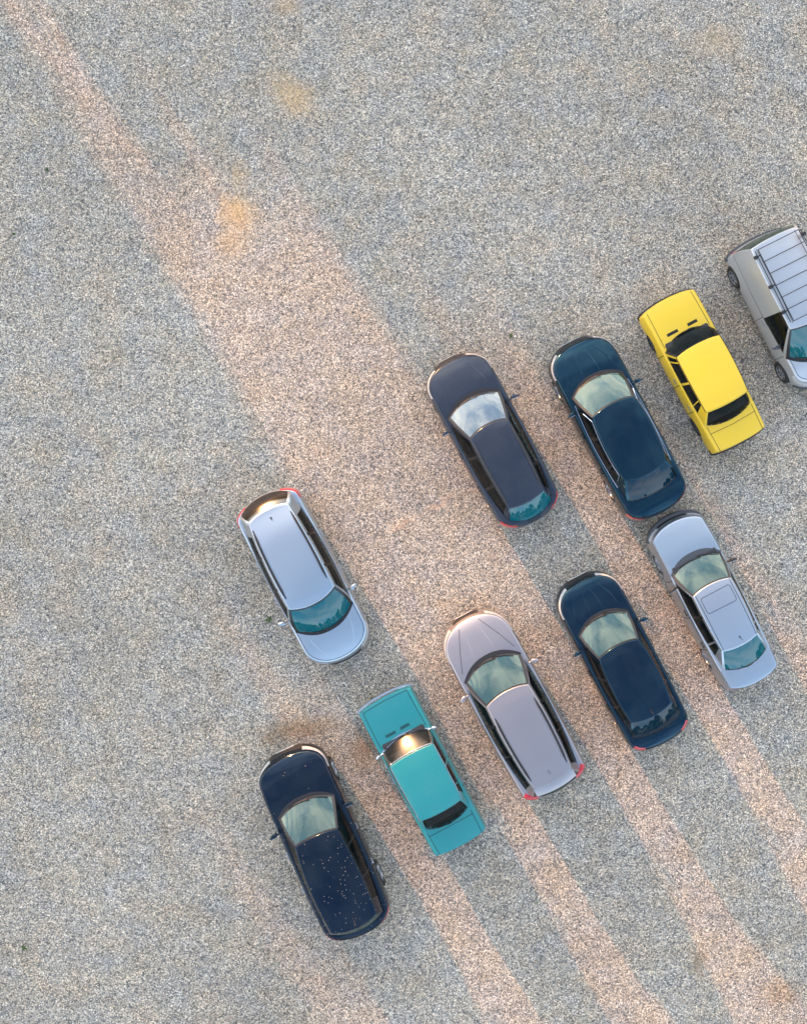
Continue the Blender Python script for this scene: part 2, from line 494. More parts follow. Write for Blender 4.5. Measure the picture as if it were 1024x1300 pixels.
    # door gaps + handles
    for sd in (0, 1):
        for k in range(len(D) - 1):
            door = P['door%d%d' % (sd, k)]
            if not door.v: continue
            d = door.build('door', pm, root, 40)
            if g('handles', True):
                hm = MB(); hx = D[k + 1] + .14
                if D[k] - D[k + 1] < .4: continue
                u = nlow - 2.3
                v = vx(hx, sd == 0)
                p = B.P(u, v); nn = B.N(u, v) * B.sign
                rot = Vector((0, 1, 0)).rotation_difference(nn).to_matrix()
                hm.box(p + nn * .025, (.17, .018, .028), rot, .007)
                hm.box(p + nn * .009 + Vector((.06, 0, 0)), (.02, .022, .02), rot, .003)
                hm.box(p + nn * .009 - Vector((.06, 0, 0)), (.02, .022, .02), rot, .003)
                hm.build('door_handle', g('handle_mat', pm), d, 40)
    gm = MB()
    for sd in (0, 1):
        for xg in D:
            for (u0, u1) in ((1, nlow - 1.1),):
                v = vx(xg, sd == 0); w = .16
                B.patch(gm, u0, u1, v - w, v + w, off=.0025, nu=12, nv=1, skirt=.004)
    def ribbon(mb_, pts, w, fld, off=.003, closed=False, mi=0, h=.004):
        if closed: pts = pts + [pts[0], pts[1]]
        q = []
        for a, b in zip(pts, pts[1:]):
            n_ = max(2, int(math.hypot(b[0] - a[0], b[1] - a[1]) / .05))
            q += [(lerp(a[0], b[0], i / n_), lerp(a[1], b[1], i / n_)) for i in range(n_)]
        q.append(pts[-1])
        if len(q) < 2: return
        vs = []
        for i, p in enumerate(q):
            a, b = q[max(i - 1, 0)], q[min(i + 1, len(q) - 1)]
            dx, dy = b[0] - a[0], b[1] - a[1]; L_ = math.hypot(dx, dy) or 1; nx, ny = -dy / L_ * w / 2, dx / L_ * w / 2
            for sg in (1, -1):
                x, y = p[0] + nx * sg, p[1] + ny * sg
                vs += [(x, y, fld(x, y) + off), (x, y, fld(x, y) + off - h)]
        fs = []
        for i in range(len(q) - 1):
            a = i * 4; b = a + 4
            fs += [(a, b, b + 2, a + 2), (a, a + 1, b + 1, b), (a + 2, b + 2, b + 3, a + 3)]
        mb_.add(vs, fs, mi)
    # bonnet & boot shut lines follow the ring
    def ringline(u, x0, x1, w=.14):
        v0, v1 = vx(x0, True, nlow - 1), vx(x0, False, nlow - 1)
        if x1 == 'front':
            B.patch(gm, u - w, u + w, -vx(x0, True, nlow - 1), vx(x0, True, nlow - 1), off=.003, nu=1, nv=80, skirt=.005)
        else:
            a = vx(x0, True, nlow - 1)
            B.patch(gm, u - w, u + w, a, nv - a, off=.003, nu=1, nv=80, skirt=.005)
    if g('bonnet_line', True): ringline(bi, cow, 'front', g('linew', .2))
    if g('boot_line', True): ringline(bi, deck, 'rear', g('linew', .2))
    for pts in g('roof_lines', []): ribbon(gm, pts, .012, zr)
    for pts in g('body_lines', []): ribbon(gm, pts, .012, zt)
    gm.build('panel_gap', M['gap'], root, 0, merge=False, split=True)
    for (yc, amp, x0) in g('ribs', []):
        for sd in (1, -1):
            m = MB(); vs = []; fs = []; n_ = 30; x1 = xf - .32
            for i in range(n_ + 1):
                t = i / n_; x = lerp(cow + .22, x1, t); y = sd * (yc * (1.12 - .5 * t * t)); h = .005 * math.sin(math.pi * min(1, t * 1.02)) ** .6
                for dy, hz in ((-.03, -.002), (0, h), (.03, -.002)): vs.append((x, y + dy, zt(x, y + dy) + hz))
            for i in range(n_):
                for k in (0, 1): fs.append((i * 3 + k, i * 3 + k + 1, i * 3 + k + 4, i * 3 + k + 3))
            m.add(vs, fs); m.build('bonnet_rib', pm, bonnet, 0)
    # cowl (black scuttle in front of the windscreen)
    if g('cowl', .1) > 0:
        cm = MB(); cwid = g('cowl', .1)
        q = []
        nn_ = 28; vs = []; fs = []
        for i in range(nn_ + 1):
            t = -1 + 2 * i / nn_; y = ya * t
            x0 = xc - (xc - xa) * abs(t) ** 2.2
            wd = cwid * (1 - abs(t) ** 3 * .75)
            for q_ in (0, .5, 1):
                x = x0 - .02 + (wd + .02) * q_
                vs.append((x, y * (1 + .02 * q_), zt(x, y) + .004))
        for i in range(nn_):
            for q_ in (0, 1):
                a = i * 3 + q_; fs.append((a, a + 3, a + 4, a + 1))
        cm.add(vs, fs); cm.build('scuttle_panel', g('cowl_mat', M['trim']), root, 50)
    # wipers
    wp = g('wiper', 1)
    if wp:
        for y0, y1 in ((.42, -.18), (-.1, -.62)):
            m = MB(); pts = []
            for i in range(9):
                y = lerp(y0, y1, i / 8); t = abs(y) / G['base'][1][1]
                v = (y / G['base'][1][1]) * nW
                u = 1.1 + 1.0 * math.sin(i / 8 * 1.6)
                p = Q.P(u, v if v >= 0 else nq + v) + Vector((.012, 0, .022))
                pts.append(p)
            m.tube(pts, .009, 6); m.build('wiper', M['seal'], root, 60)
    # headlights / tail lights ---------------------------------------------------
    for (nm, mat, y0, x1, u0, u1, fr, shp) in S['lamps']:
        for sd in (0, 1):
            m = MB()
            if fr:
                va, vb = vy(y0, True, 5), vx(x1, True, 5)
            else:
                va, vb = vx(x1, True, 5), vy(y0, False, 5)
            if sd: va, vb = nv - vb, nv - va
            def shape(a, b, fr=fr, sd=sd, shp=shp):
                k = b if ((not sd) == fr) else 1 - b     # k=0 towards the centre, 1 towards the flank end
                lo = shp * k * .55; hi = 1 - shp * (1 - k) * .25
                return lerp(lo, hi, a), b
            B.patch(m, u0, u1, va, vb, off=.006, nu=6, nv=16, skirt=.012, shape=shape)
            m.build(nm, mat, root, 50)
    # grille / lower intake
    for (nm, mat, y, u0, u1, fr) in S['fronts']:
        m = MB(); v = vy(y, fr, 5)
        if fr: B.patch(m, u0, u1, -v, v, off=.006, nu=3, nv=16, skirt=.012)
        else: B.patch(m, u0, u1, v, nv - v, off=.006, nu=3, nv=16, skirt=.012)
        m.build(nm, mat, root, 40)
    # number plates
    for fr in (1, 0):
        x = (xf if fr else xr); m = MB(); m.box((x + (-.004 if fr else .004), 0, .45), (.016, .5, .11), None, .004); m.build('number_plate', M['plate'], root, 40)
    # bumper bars
    for (fr, z0, z1, off, mat, ext) in g('bumpers', []):
        a2 = dict(args); m = MB()
        n_ = 40; vs = []; fs = []
        o = full(outline(xf + off, xr - off, W + off * .35, **a2)); L_ = len(o)
        if fr: idx = [i for i in range(-60, 61) if o[i % L_][0] > xf - ext]
        else: idx = [i for i in range(L_ // 2 - 60, L_ // 2 + 61) if o[i % L_][0] < xr + ext]
        for i in idx:
            x, y = o[i % L_]
            sx = -1 if fr else 1
            h = z1 - z0
            for (dx, z) in ((.09, z0), (.012, z0), (0, z0 + h * .25), (0, z1 - h * .25), (.012, z1), (.11, z1 + .004)):
                k = 1 - dx / W if abs(y) > 0 else 1
                vs.append((x + sx * dx, y * k, z))
        m_ = len(idx)
        for i in range(m_ - 1):
            for k in range(5): fs.append((i * 6 + k, (i + 1) * 6 + k, (i + 1) * 6 + k + 1, i * 6 + k + 1))
        m.add(vs, fs); m.build('bumper', mat, root, 40)
    # mirrors
    mx, my, mw, ml, mmat = S['mirror']
    for sd in g('mirror_sides', (1, -1)):
        m = MB(); z = prof(mx) + .02
        # shaped shell: superellipsoid slices
        vs = []; n1, n2 = 8, 12
        for i in range(n1 + 1):
            a = -math.pi / 2 + math.pi * i / n1
            for k in range(n2):
                b = 2 * math.pi * k / n2
                ca, sa_ = abs(math.cos(a)) ** .6, math.sin(a)
                yy = sa_ * ml / 2; xx = ca * math.copysign(abs(math.cos(b)) ** .7, math.cos(b)) * mw / 2 * (1.15 - .25 * sa_)
                zz = ca * math.copysign(abs(math.sin(b)) ** .7, math.sin(b)) * .062
                if xx < 0: xx *= .45
                vs.append((mx + xx - yy * .22, sd * (my + .1 + yy), z + .07 + zz))
        fs = [(i * n2 + k, i * n2 + (k + 1) % n2, (i + 1) * n2 + (k + 1) % n2, (i + 1) * n2 + k) for i in range(n1) for k in range(n2)]
        m.add(vs, fs)
        m.tube([(mx + .01, sd * (my - .05), z - .01), (mx + .01, sd * (my + .03), z + .03)], [.03, .022], 8)
        o = m.build('wing_mirror', mmat, root, 50)
        m = MB(); m.box((mx - mw * .26, sd * (my + .1), z + .07), (.008, ml * .78, .09), None, .003); m.build('mirror_glass', M['mirror'], o, 40)
    # wheels
    for wx in wheels:
        for sd in (1, -1):
            yo = W - g('track', .045)
            m = MB(); tw = .2
            m.lathe_y([(wr * .66, -.015), (wr * .74, -.002), (wr * .9, 0), (wr * .975, -.02), (wr, -.05), (wr, -tw + .05), (wr * .975, -tw + .02), (wr * .9, -tw), (wr * .66, -tw + .01)], (wx, sd * yo, wr), 32, 0, sd)
            t = m.build('wheel', M['rubber'], root, 40)
            r = MB()
            r.lathe_y([(wr * .67, -.1), (wr * .68, -.012), (wr * .63, -.006), (wr * .6, -.03), (wr * .56, -.075), (wr * .2, -.07), (0.001, -.07)], (wx, sd * yo, wr), 32, 1, sd)
            r.lathe_y([(wr * .2, -.05), (wr * .19, -.012), (wr * .12, -.004), (.001, -.003)], (wx, sd * yo, wr), 20, 0, sd)
            ns = g('spokes', 7)
            for k in range(ns):
                a = 2 * math.pi * k / ns + .3
                cx_, cz_ = wx + math.cos(a) * wr * .39, wr + math.sin(a) * wr * .39
                from mathutils import Matrix
                r.box((cx_, sd * (yo - .026), cz_), (wr * .52, .022, wr * .15), Matrix.Rotation(-a, 3, 'Y'), .008)
            r.lathe_y([(wr * .66, -.012), (wr * .655, -.001), (wr * .61, -.004), (wr * .6, -.03)], (wx, sd * yo, wr), 32, 0, sd)
            r.build('rim', [g('rim_mat', M['alloy']), M['under']], t, 40)
    # underbody and interior
    m = MB(); m.box(((xf + xr) / 2, 0, zb + .13), (xf - xr - .5, W * 2 - .5, .14), None, .05); m.build('underbody', M['under'], root, 40)
    xs0 = G['top'][1][0]
    seat = g('seat_mat', M['seat'])
    m = MB(); m.box(((xa + xb) / 2, 0, .36), (xa - xb, W * 1.62, .04)); m.build('cabin_floor', M['dash'], root, 40)
    m = MB(); m.box((xa - .02, 0, .83), (.44, W * 1.55, .2), None, .06); m.box((xa - .2, .38, .9), (.16, .42, .1), None, .04); m.build('dashboard', g('dash_mat', M['dash']), root, 40)
    from mathutils import Matrix
    for sy in (.37, -.37):
        m = MB(); sx = g('seatx', .02)
        m.box((sx + .1, sy, .55), (.5, .5, .16), None, .06)
        m.box((sx - .24, sy, .82), (.15, .5, .58), Matrix.Rotation(R(-16), 3, 'Y'), .06)
        m.box((sx - .36, sy, 1.17), (.1, .26, .17), Matrix.Rotation(R(-16), 3, 'Y'), .04)
        m.build('seat', seat, root, 40)
    m = MB(); sx = g('rseatx', -.85)
    m.box((sx + .1, 0, .55), (.46, 1.24, .16), None, .06); m.box((sx - .24, 0, .82), (.15, 1.24, .54), Matrix.Rotation(R(-18), 3, 'Y'), .06)
    m.build('rear_bench', seat, root, 40)
    if deck < sx - .45:
        m = MB(); m.box(((xb + sx - .35) / 2, 0, .86), (sx - .35 - xb, W * 1.4, .02)); m.build('parcel_shelf', M['dash'], root, 40)
    m = MB(); ctr = Vector((xa - .38, .38, .93)); rot = Matrix.Rotation(R(-62), 3, 'Y')
    m.tube([ctr + rot @ Vector((.18 * math.cos(a * math.pi / 10), .18 * math.sin(a * math.pi / 10), 0)) for a in range(21)], .014, 6)
    m.box(ctr, (.08, .3, .03), rot, .01); m.build('steering_wheel', M['dash'], root, 50)
    m = MB(); m.box((G['top'][0] + .02, 0, zr(G['top'][0], 0) - .12), (.03, .22, .06), None, .01); m.tube([(G['top'][0] + .02, 0, zr(G['top'][0], 0) - .1), (G['top'][0] - .02, 0, zr(G['top'][0], 0) - .04)], .01, 6)
    m.build('rear_view_mirror', M['trim'], root, 40)
    # rails
    if 'rails' in S:
        y0, y1, x0, x1, hgt, rmat = S['rails']
        for sd in (1, -1):
            m = MB(); pts = []; nn_ = 16
            for i in range(nn_ + 1):
                t = i / nn_; x = lerp(x0, x1, t); y = quad(y0, max(y0, y1) + .01, y1, t) * sd
                e = min(1, min(t, 1 - t) * 9) ** .5
                pts.append((x, y, zr(x, y) - .008 + hgt * e))
            m.tube(pts, [.01 + .018 * min(1, min(i, nn_ - i) * .6) for i in range(nn_ + 1)], 8)
            for t in (.03, .5, .97):
                x = lerp(x0, x1, t); y = quad(y0, max(y0, y1) + .01, y1, t) * sd
                m.box((x, y, zr(x, y) + hgt * .3), (.1, .026, hgt), None, .008)
            m.build('roof_rail', rmat, root, 50)
    # chrome window surrounds
    if g('chrome_line'):
        for sd in (0, 1):
            ks = [k for k, kd in enumerate(kinds) if kd == 'g']
            v0, v1 = nW + 5 * ks[0] - 1, nW + 5 * (ks[-1] + 1) + 1
            if sd: v0, v1 = nq - v1, nq - v0
            m = MB(); nn_ = 44
            for u in ((1.7,) if g('chrome_line') < 2 else (1.7, ng - 2.4)):
                pts = [Q.P(u, lerp(v0, v1, i / nn_)) + Q.N(u, lerp(v0, v1, i / nn_)) * Q.sign * .012 for i in range(nn_ + 1)]
                if u > 2: pts = [Q.P(lerp(1.7, u, .5), v0) + Q.N(3, v0 + .5) * Q.sign * .012] + pts + [Q.P(lerp(1.7, u, .5), v1) + Q.N(3, v1 - .5) * Q.sign * .012]
                m.tube(pts, .012, 6)
            m.build('window_trim', M['chrome'], root, 40, split=True)
    if g('drip'):
        for sd in (0, 1):
            m = MB(); v0, v1 = nW - .3, hq - nW + .3
            if sd: v0, v1 = nq - v1, nq - v0
            m.tube([Q.P(ng - 1.25, lerp(v0, v1, i / 30)) + Q.N(ng - 1.5, lerp(v0, v1, i / 30)) * Q.sign * .008 for i in range(31)], .009, 6)
            m.build('drip_rail', g('drip'), root, 60)
    if g('ws_trim'):
        m = MB(); pts = []
        vv = nW - .6
        pts = [Q.P(1.8, -vv + 2 * vv * i / 30) for i in range(31)] + [Q.P(lerp(1.8, ng - 2.3, i / 8), vv) for i in range(1, 9)]
        pts += [Q.P(ng - 2.3, vv - 2 * vv * i / 30) for i in range(1, 31)] + [Q.P(lerp(ng - 2.3, 1.8, i / 8), -vv) for i in range(1, 9)]
        m.tube([p + Vector((.004, 0, .01)) for p in pts], .011, 6); m.build('windscreen_trim', g('ws_trim'), root, 60)
    if g('fin'):
        fx, fy, fl = S['fin']
        m = MB()
        if g('fin_kind') == 'rod':
            m.tube([(fx, fy, zr(fx, fy)), (fx - .06, fy, zr(fx, fy) + .02), (fx - fl, fy, zr(fx, fy) + .16)], [.016, .008, .004], 6)
        else:
            for s_ in (0,):
                vs = [(fx + fl / 2, fy, zr(fx, fy)), (fx - fl / 2, fy + .025, zr(fx, fy)), (fx - fl / 2, fy - .025, zr(fx, fy)), (fx - fl * .35, fy, zr(fx, fy) + .06), (fx - fl / 2, fy, zr(fx, fy) + .055)]
                m.add(vs, [(0, 1, 3), (0, 3, 2), (1, 4, 3), (2, 3, 4), (1, 2, 4)])
        m.build('aerial', g('fin_mat', M['seal']), root, 40)
    # spoiler lip
    if g('spoiler'):
        x0, x1, yy, z0, drop = S['spoiler']; m = MB(); vs = []; fs = []; nn_ = 24
        for i in range(nn_ + 1):
            t = -1 + 2 * i / nn_; y = yy * t; c_ = .05 * t * t
            zz = z0 - .05 * abs(t) ** 2.2
            for (x, z) in ((x0 + c_ * .5, zz), (lerp(x0, x1, .6) + c_, zz - drop * .35), (x1 + c_, zz - drop), (x1 + c_ + .02, zz - drop - .03), (x0 + c_, zz - .06)):
                vs.append((x, y, z))
        for i in range(nn_):
            for k in range(5): fs.append((i * 5 + k, i * 5 + (k + 1) % 5, (i + 1) * 5 + (k + 1) % 5, (i + 1) * 5 + k))
        fs += [tuple(range(5)), tuple(nn_ * 5 + k for k in range(5))]
        m.add(vs, fs); m.build('spoiler', g('spoiler_mat', pm), root, 40)
    S['_root'] = root; S['_zt'] = zt; S['_zr'] = zr; S['_ribbon'] = ribbon
    return root

def place(cx, cy, deg, dy=0., dx=0.):
    a = R(deg); f = (math.cos(a), math.sin(a)); l = (-f[1], f[0])
    return dict(loc=(cx + l[0] * dy + f[0] * dx, cy + l[1] * dy + f[1] * dx, 0), rz=a)

SPEC = []
# --- silver crossover, facing down the picture
SPEC.append(dict(name='silver_crossover', cat='car', label='silver crossover facing down the picture, alone left of the two rows',
    **place(-2.48, -1.76, -62.5, .04), paint=paint('silver_blue_paint', (.41, .48, .54), .85, .34, .08, coat=.4),
    xf=2.27, xr=-2.46, W=.91, af=.62, nf=2.5, bf=.12, ar=.3, nr=3., br=.14, tf=.05, tr=.05, zb=.22,
    prof=[(-2.46, 1.04), (-2.2, 1.1), (0, 1.02), (1.0, 1.06), (1.35, 1.07), (1.8, 1.0), (2.1, .9), (2.27, .82)],
    wheels=(1.42, -1.42), wr=.34, ribs=[(.5, .012, 1.2)],
    gh=dict(base=(1.33, (1.0, .80), .84, (-2.2, .70), -2.4), top=(.58, (.42, .64), .64, (-1.92, .56), -2.02),
            bulge=.05, roof=[(-2.02, 1.5), (-1.2, 1.66), (-.3, 1.69), (.3, 1.65), (.6, 1.58)],
            segs=[(0, .86, .34), (0, .0, -.12), (0, -.06, -.2), (0, -.95, -.98), (0, -1.01, -1.05), (0, -1.75, -1.55)]),
    kinds='pgpgpgp', black_pillars=(2, 4), dark_frame=False, doors=(.98, -.05, -1.05), rails=(.56, .52, .15, -1.72, .035, M['trim']),
    lamps=[('headlight', M['lamp'], .5, 1.55, 4.4, 7.6, True, .8), ('tail_light', M['red'], .5, -1.95, 3.0, 8.6, False, 0)],
    fronts=[('grille', M['trim'], .42, 3.6, 5.6, True), ('lower_intake', M['trim'], .5, .6, 2.2, True), ('lower_valance', M['trim'], .6, .4, 1.6, False)],
    mirror=(.64, .90, .13, .2, None), fin=(-1.75, .02, .12), fin_mat=M['seal'], cowl=.04, chrome_line=1, handle_mat=M['chrome'], handles=True,
    boot_name='tailgate', glass=dict(ws=M['teal'], rw=M['smoked']), bonnet_ring=3))
# --- dark slate estate
SPEC.append(dict(name='estate_car', cat='car', label='dark slate estate with sky-bright windscreen, leftmost of the upper row of cars',
    **place(2.27, 1.86, 118.3, .05), paint=paint('slate_paint', (.022, .028, .042), .1, .16, .05, coat=.25, tint=(.6, .8, 1.), spec=.55),
    xf=2.36, xr=-2.38, W=.90, af=.62, nf=2.5, bf=.08, ar=.5, nr=2.6, br=.08, tf=.04, tr=.08,
    prof=[(-2.38, .9), (-2.1, 1.0), (0, .95), (1.0, .96), (1.3, .97), (1.8, .9), (2.15, .8), (2.36, .68)],
    wheels=(1.4, -1.33), ribs=[(.5, .012, 1.2)],
    gh=dict(base=(1.2, (.98, .74), .80, (-2.0, .64), -2.25), top=(.36, (.24, .54), .56, (-1.72, .50), -1.8),
            roof=[(-1.8, 1.36), (-1.2, 1.42), (-.4, 1.45), (.1, 1.43), (.4, 1.37)],
            segs=[(0, .84, .16), (0, -.12, -.2), (0, -.2, -.28), (0, -1.02, -1.0), (0, -1.1, -1.08), (0, -1.82, -1.62)]),
    kinds='pgpgpgp', black_pillars=(2, 4), doors=(.92, -.16, -1.1), rails=(.5, .47, .08, -1.62, .02, M['steel']), dark_frame=True,
    lamps=[('headlight', M['lamp'], .45, 1.6, 5.0, 8.6, True, .8), ('tail_light', M['red'], .5, -1.95, 3.5, 8.8, False, 0)],
    fronts=[('grille', M['trim'], .4, 4.2, 6, True), ('lower_intake', M['trim'], .55, .6, 2.4, True)],
    mirror=(.66, .88, .12, .2, None), cowl=.09, chrome_line=0, boot_name='tailgate', glass=dict(ws=M['bright'], rw=M['teal'])))
# --- near-black hatch; its blue is sky reflection put into the specular tint
SPEC.append(dict(name='liftback_car', cat='car', label='glossy near-black liftback with bright chrome window surrounds beside the yellow saloon',
    **place(5.38, 2.19, 117.5, .01), paint=paint('sky_tinted_dark_paint', (.002, .006, .012), 0, .08, .02, coat=.15, tint=(.2, .7, 1.), spec=.72),
    xf=2.44, xr=-2.52, W=.90, af=.7, nf=2.6, bf=.06, ar=.55, nr=2.7, br=.05, tf=.03, tr=.06,
    prof=[(-2.52, .9), (-2.3, 1.02), (-1.9, 1.08), (0, .97), (1.1, .99), (1.45, .98), (1.9, .9), (2.25, .8), (2.44, .68)],
    wheels=(1.45, -1.4), wr=.34, ribs=[(.2, .01, 1.3), (.55, .015, 1.2)],
    gh=dict(base=(1.38, (1.12, .72), .79, (-1.82, .70), -1.95), top=(.55, (.46, .58), .66, (-1.3, .58), -1.42),
            roof=[(-1.42, 1.43), (-.9, 1.5), (-.2, 1.54), (.3, 1.51), (.6, 1.46)],
            segs=[(0, .92, .3), (0, .05, -.05), (0, -.03, -.12), (0, -.85, -.78), (0, -.9, -.83), (0, -1.3, -1.05)]),
    kinds='pgpgpgp', black_pillars=(2, 4), doors=(1.0, 0, -1.0), dark_frame=True,
    lamps=[('headlight', M['lamp'], .52, 1.7, 5.0, 8.2, True, .8), ('tail_light', M['red'], .5, -2.1, 4, 7, False, .2)],
    fronts=[('grille', M['trim'], .42, 3.8, 6, True), ('lower_intake', M['trim'], .55, .6, 2.4, True)],
    mirror=(.74, .84, .12, .18, None), cowl=.05, chrome_line=2, rim_mat=M['alloy'], boot_name='tailgate', glass=dict(rw=M['blue'])))
# --- yellow saloon
SPEC.append(dict(name='yellow_saloon', cat='car', label='bright yellow boxy old saloon beside the van with the roof rack',
    **place(7.58, 3.58, 117.8, .01), paint=paint('yellow_paint', (.78, .50, .018), 0, .5, .07, coat=.5),
    xf=2.06, xr=-2.06, W=.785, af=.09, nf=3.2, bf=.08, ar=.09, nr=3.2, br=.03, tf=.01, tr=.06, zb=.24, edge=.03, spine=.5, crown=.035,
    levels=[(0., .07, .08, .08), (.1, .02, .03, .03), (.25, .0, .0, .0), (.5, 0, 0, 0), (.62, .004, .0, .0), (.8, .02, .0, .01), (.93, .035, .01, .02), (1., .05, .025, .03)],
    prof=[(-2.06, .84), (-1.9, .87), (-1.3, .89), (0, .88), (1.1, .89), (1.5, .88), (1.95, .83), (2.06, .8)],
    wheels=(1.22, -1.2), wr=.29, arch=.335,
    gh=dict(base=(1.12, (.84, .69), .70, (-1.24, .67), -1.42), top=(.67, (.6, .60), .61, (-.95, .58), -.99),
            roof=[(-1.03, 1.33), (-.5, 1.385), (.1, 1.395), (.5, 1.37), (.76, 1.32)], rcrown=.04, bulge=.012,
            segs=[(0, .76, .55), (0, .62, .46), (0, .58, .42), (0, -.02, -.08), (0, -.08, -.14), (0, -.66, -.58), (0, -.69, -.61), (0, -.9, -.72)]),
    kinds='pgpgpgpgp', doors=(.8, -.05, -.8), dark_frame=False, dark_ws=True, bonnet_ring=1, linew=.12, bonnet_line=False, boot_line=False,
    body_lines=[[(1.93, .62), (.95, .64)], [(1.93, -.62), (.95, -.64)], [(-1.3, .63), (-2.0, .6)], [(-1.3, -.63), (-2.0, -.6)], [(-1.5, .62), (-1.53, 0), (-1.5, -.62)], [(1.16, .64), (1.17, .62)]], drip=M['seal'],
    lamps=[('headlight', M['lamp'], .45, 1.99, 2.6, 4.6, True, 0), ('tail_light', M['red'], .42, -2.02, 2.4, 4.8, False, 0)],
    fronts=[('grille', M['trim'], .42, 2.4, 4.8, True)],
    bumpers=[(1, .4, .5, .045, M['trim'], .22), (0, .4, .5, .045, M['trim'], .22)],
    mirror=(.72, .72, .08, .13, M['trim']), mirror_sides=(), cowl=0, spokes=9, rim_mat=M['grey'], glass=dict(ws=M['old'], rw=M['old'], side=M['side']), handle_mat=M['chrome'], seatx=.05, rseatx=-.6, wiper=1, track=.06))
# --- silver van with rack
SPEC.append(dict(name='panel_van', cat='van', label='small silver panel van beneath a black roof rack at the right edge',
    **place(10.06, 5.24, -63.4, -.27), paint=paint('silver_van_paint', (.50, .51, .53), .55, .38, .06, coat=.4),
    xf=2.04, xr=-2.04, W=.86, af=.45, nf=2.5, bf=.1, ar=.14, nr=2.6, br=.05, tf=.1, tr=.03, zb=.24,
    prof=[(-2.04, 1.02), (0, 1.02), (.9, 1.06), (1.3, 1.08), (1.6, .98), (1.9, .86), (2.04, .74)],
    wheels=(1.32, -1.4), wr=.31, track=.01,
    gh=dict(base=(1.36, (1.02, .80), .83, (-1.9, .81), -1.98), top=(.5, (.42, .64), .68, (-1.76, .64), -1.8),
            roof=[(-1.8, 1.78), (-1.3, 1.83), (-.5, 1.85), (.1, 1.82), (.55, 1.72)], rcrown=.06, bulge=.035,
            segs=[(0, .88, .36), (0, -.12, -.08), (0, -.16, -.12)]),
    kinds='pgpp', doors=(.95, -.16), dark_frame=True, rear_glass=True,
    lamps=[('headlight', M['lamp'], .42, 1.5, 4.4, 7.0, True, .6), ('tail_light', M['red'], .66, -1.93, 3.6, 7.2, False, 0)],
    fronts=[('grille', M['trim'], .36, 3.4, 5.0, True), ('lower_intake', M['trim'], .45, .6, 2.2, True)],
    bumpers=[(0, .36, .56, .05, M['grey'], .2), (1, .34, .52, .03, M['grey'], .3)],
    mirror=(.66, .84, .12, .2, M['grey']), cowl=.05, boot_name='rear_door', glass=dict(ws=M['teal']), bonnet_ring=3, handle_mat=M['chrome'], rseatx=-.6,
    roof_lines=[[(-1.7, .52), (.3, .52)], [(-1.7, -.52), (.3, -.52)]]))
# --- silver saloon lower right
SPEC.append(dict(name='silver_saloon', cat='car', label='pale silver square-edged saloon with sky-teal rear window and closed sunroof',
    **place(7.82, -2.24, 117.0), paint=paint('pale_silver_paint', (.42, .47, .52), .85, .36, .08, coat=.4),
    xf=2.40, xr=-2.33, W=.81, af=.3, nf=2.4, bf=.12, ar=.14, nr=2.6, br=.1, tf=.06, tr=.1, zb=.22, edge=.035, spine=.7, crown=.04,
    levels=[(0., .08, .1, .1), (.08, .02, .02, .02), (.2, .0, .0, .0), (.42, 0, 0, 0), (.6, .01, .06, .0), (.8, .035, .09, .01), (.93, .055, .12, .02), (1., .075, .15, .03)],
    prof=[(-2.33, .93), (-2.2, .97), (-1.75, 1.0), (0, .92), (1.1, .93), (1.4, .92), (1.9, .84), (2.3, .74), (2.4, .7)],
    wheels=(1.38, -1.3), wr=.31,
    gh=dict(base=(1.24, (1.04, .69), .70, (-1.62, .62), -1.82), top=(.52, (.43, .53), .545, (-1.1, .5), -1.18),
            roof=[(-1.18, 1.34), (-.7, 1.39), (-.1, 1.41), (.3, 1.39), (.56, 1.34)], rcrown=.03,
            segs=[(0, .9, .36), (0, -.04, -.1), (0, -.12, -.17), (0, -.86, -.8), (0, -.92, -.85), (0, -1.22, -1.0)]),
    kinds='pgpgpgp', black_pillars=(2,), doors=(.92, -.1, -1.0), dark_frame=False,
    roof_lines=[[(.44, .47), (-1.1, .455)], [(.44, -.47), (-1.1, -.455)], [(.3, .36), (.31, -.36), (.27, -.4), (-.08, -.4), (-.12, -.36), (-.12, .36), (-.08, .4), (.27, .4), (.3, .36)]],
    lamps=[('headlight', M['lamp'], .42, 2.05, 3.4, 5.6, True, 0), ('tail_light', M['red'], .4, -2.15, 3.2, 5.8, False, 0)],
    fronts=[('grille', M['trim'], .4, 3.4, 5.4, True), ('lower_intake', M['trim'], .5, .6, 2, True)],
    bumpers=[(1, .38, .56, .025, M['grey'], .42), (0, .38, .58, .012, M['grey'], .3)],
    mirror=(.74, .76, .1, .18, M['trim']), cowl=.13, cowl_mat=M['grey'], fin=(-.95, -.05, .1), fin_kind='rod', glass=dict(rw=M['teal']), bonnet_ring=1, linew=.15, handle_mat=M['trim']))
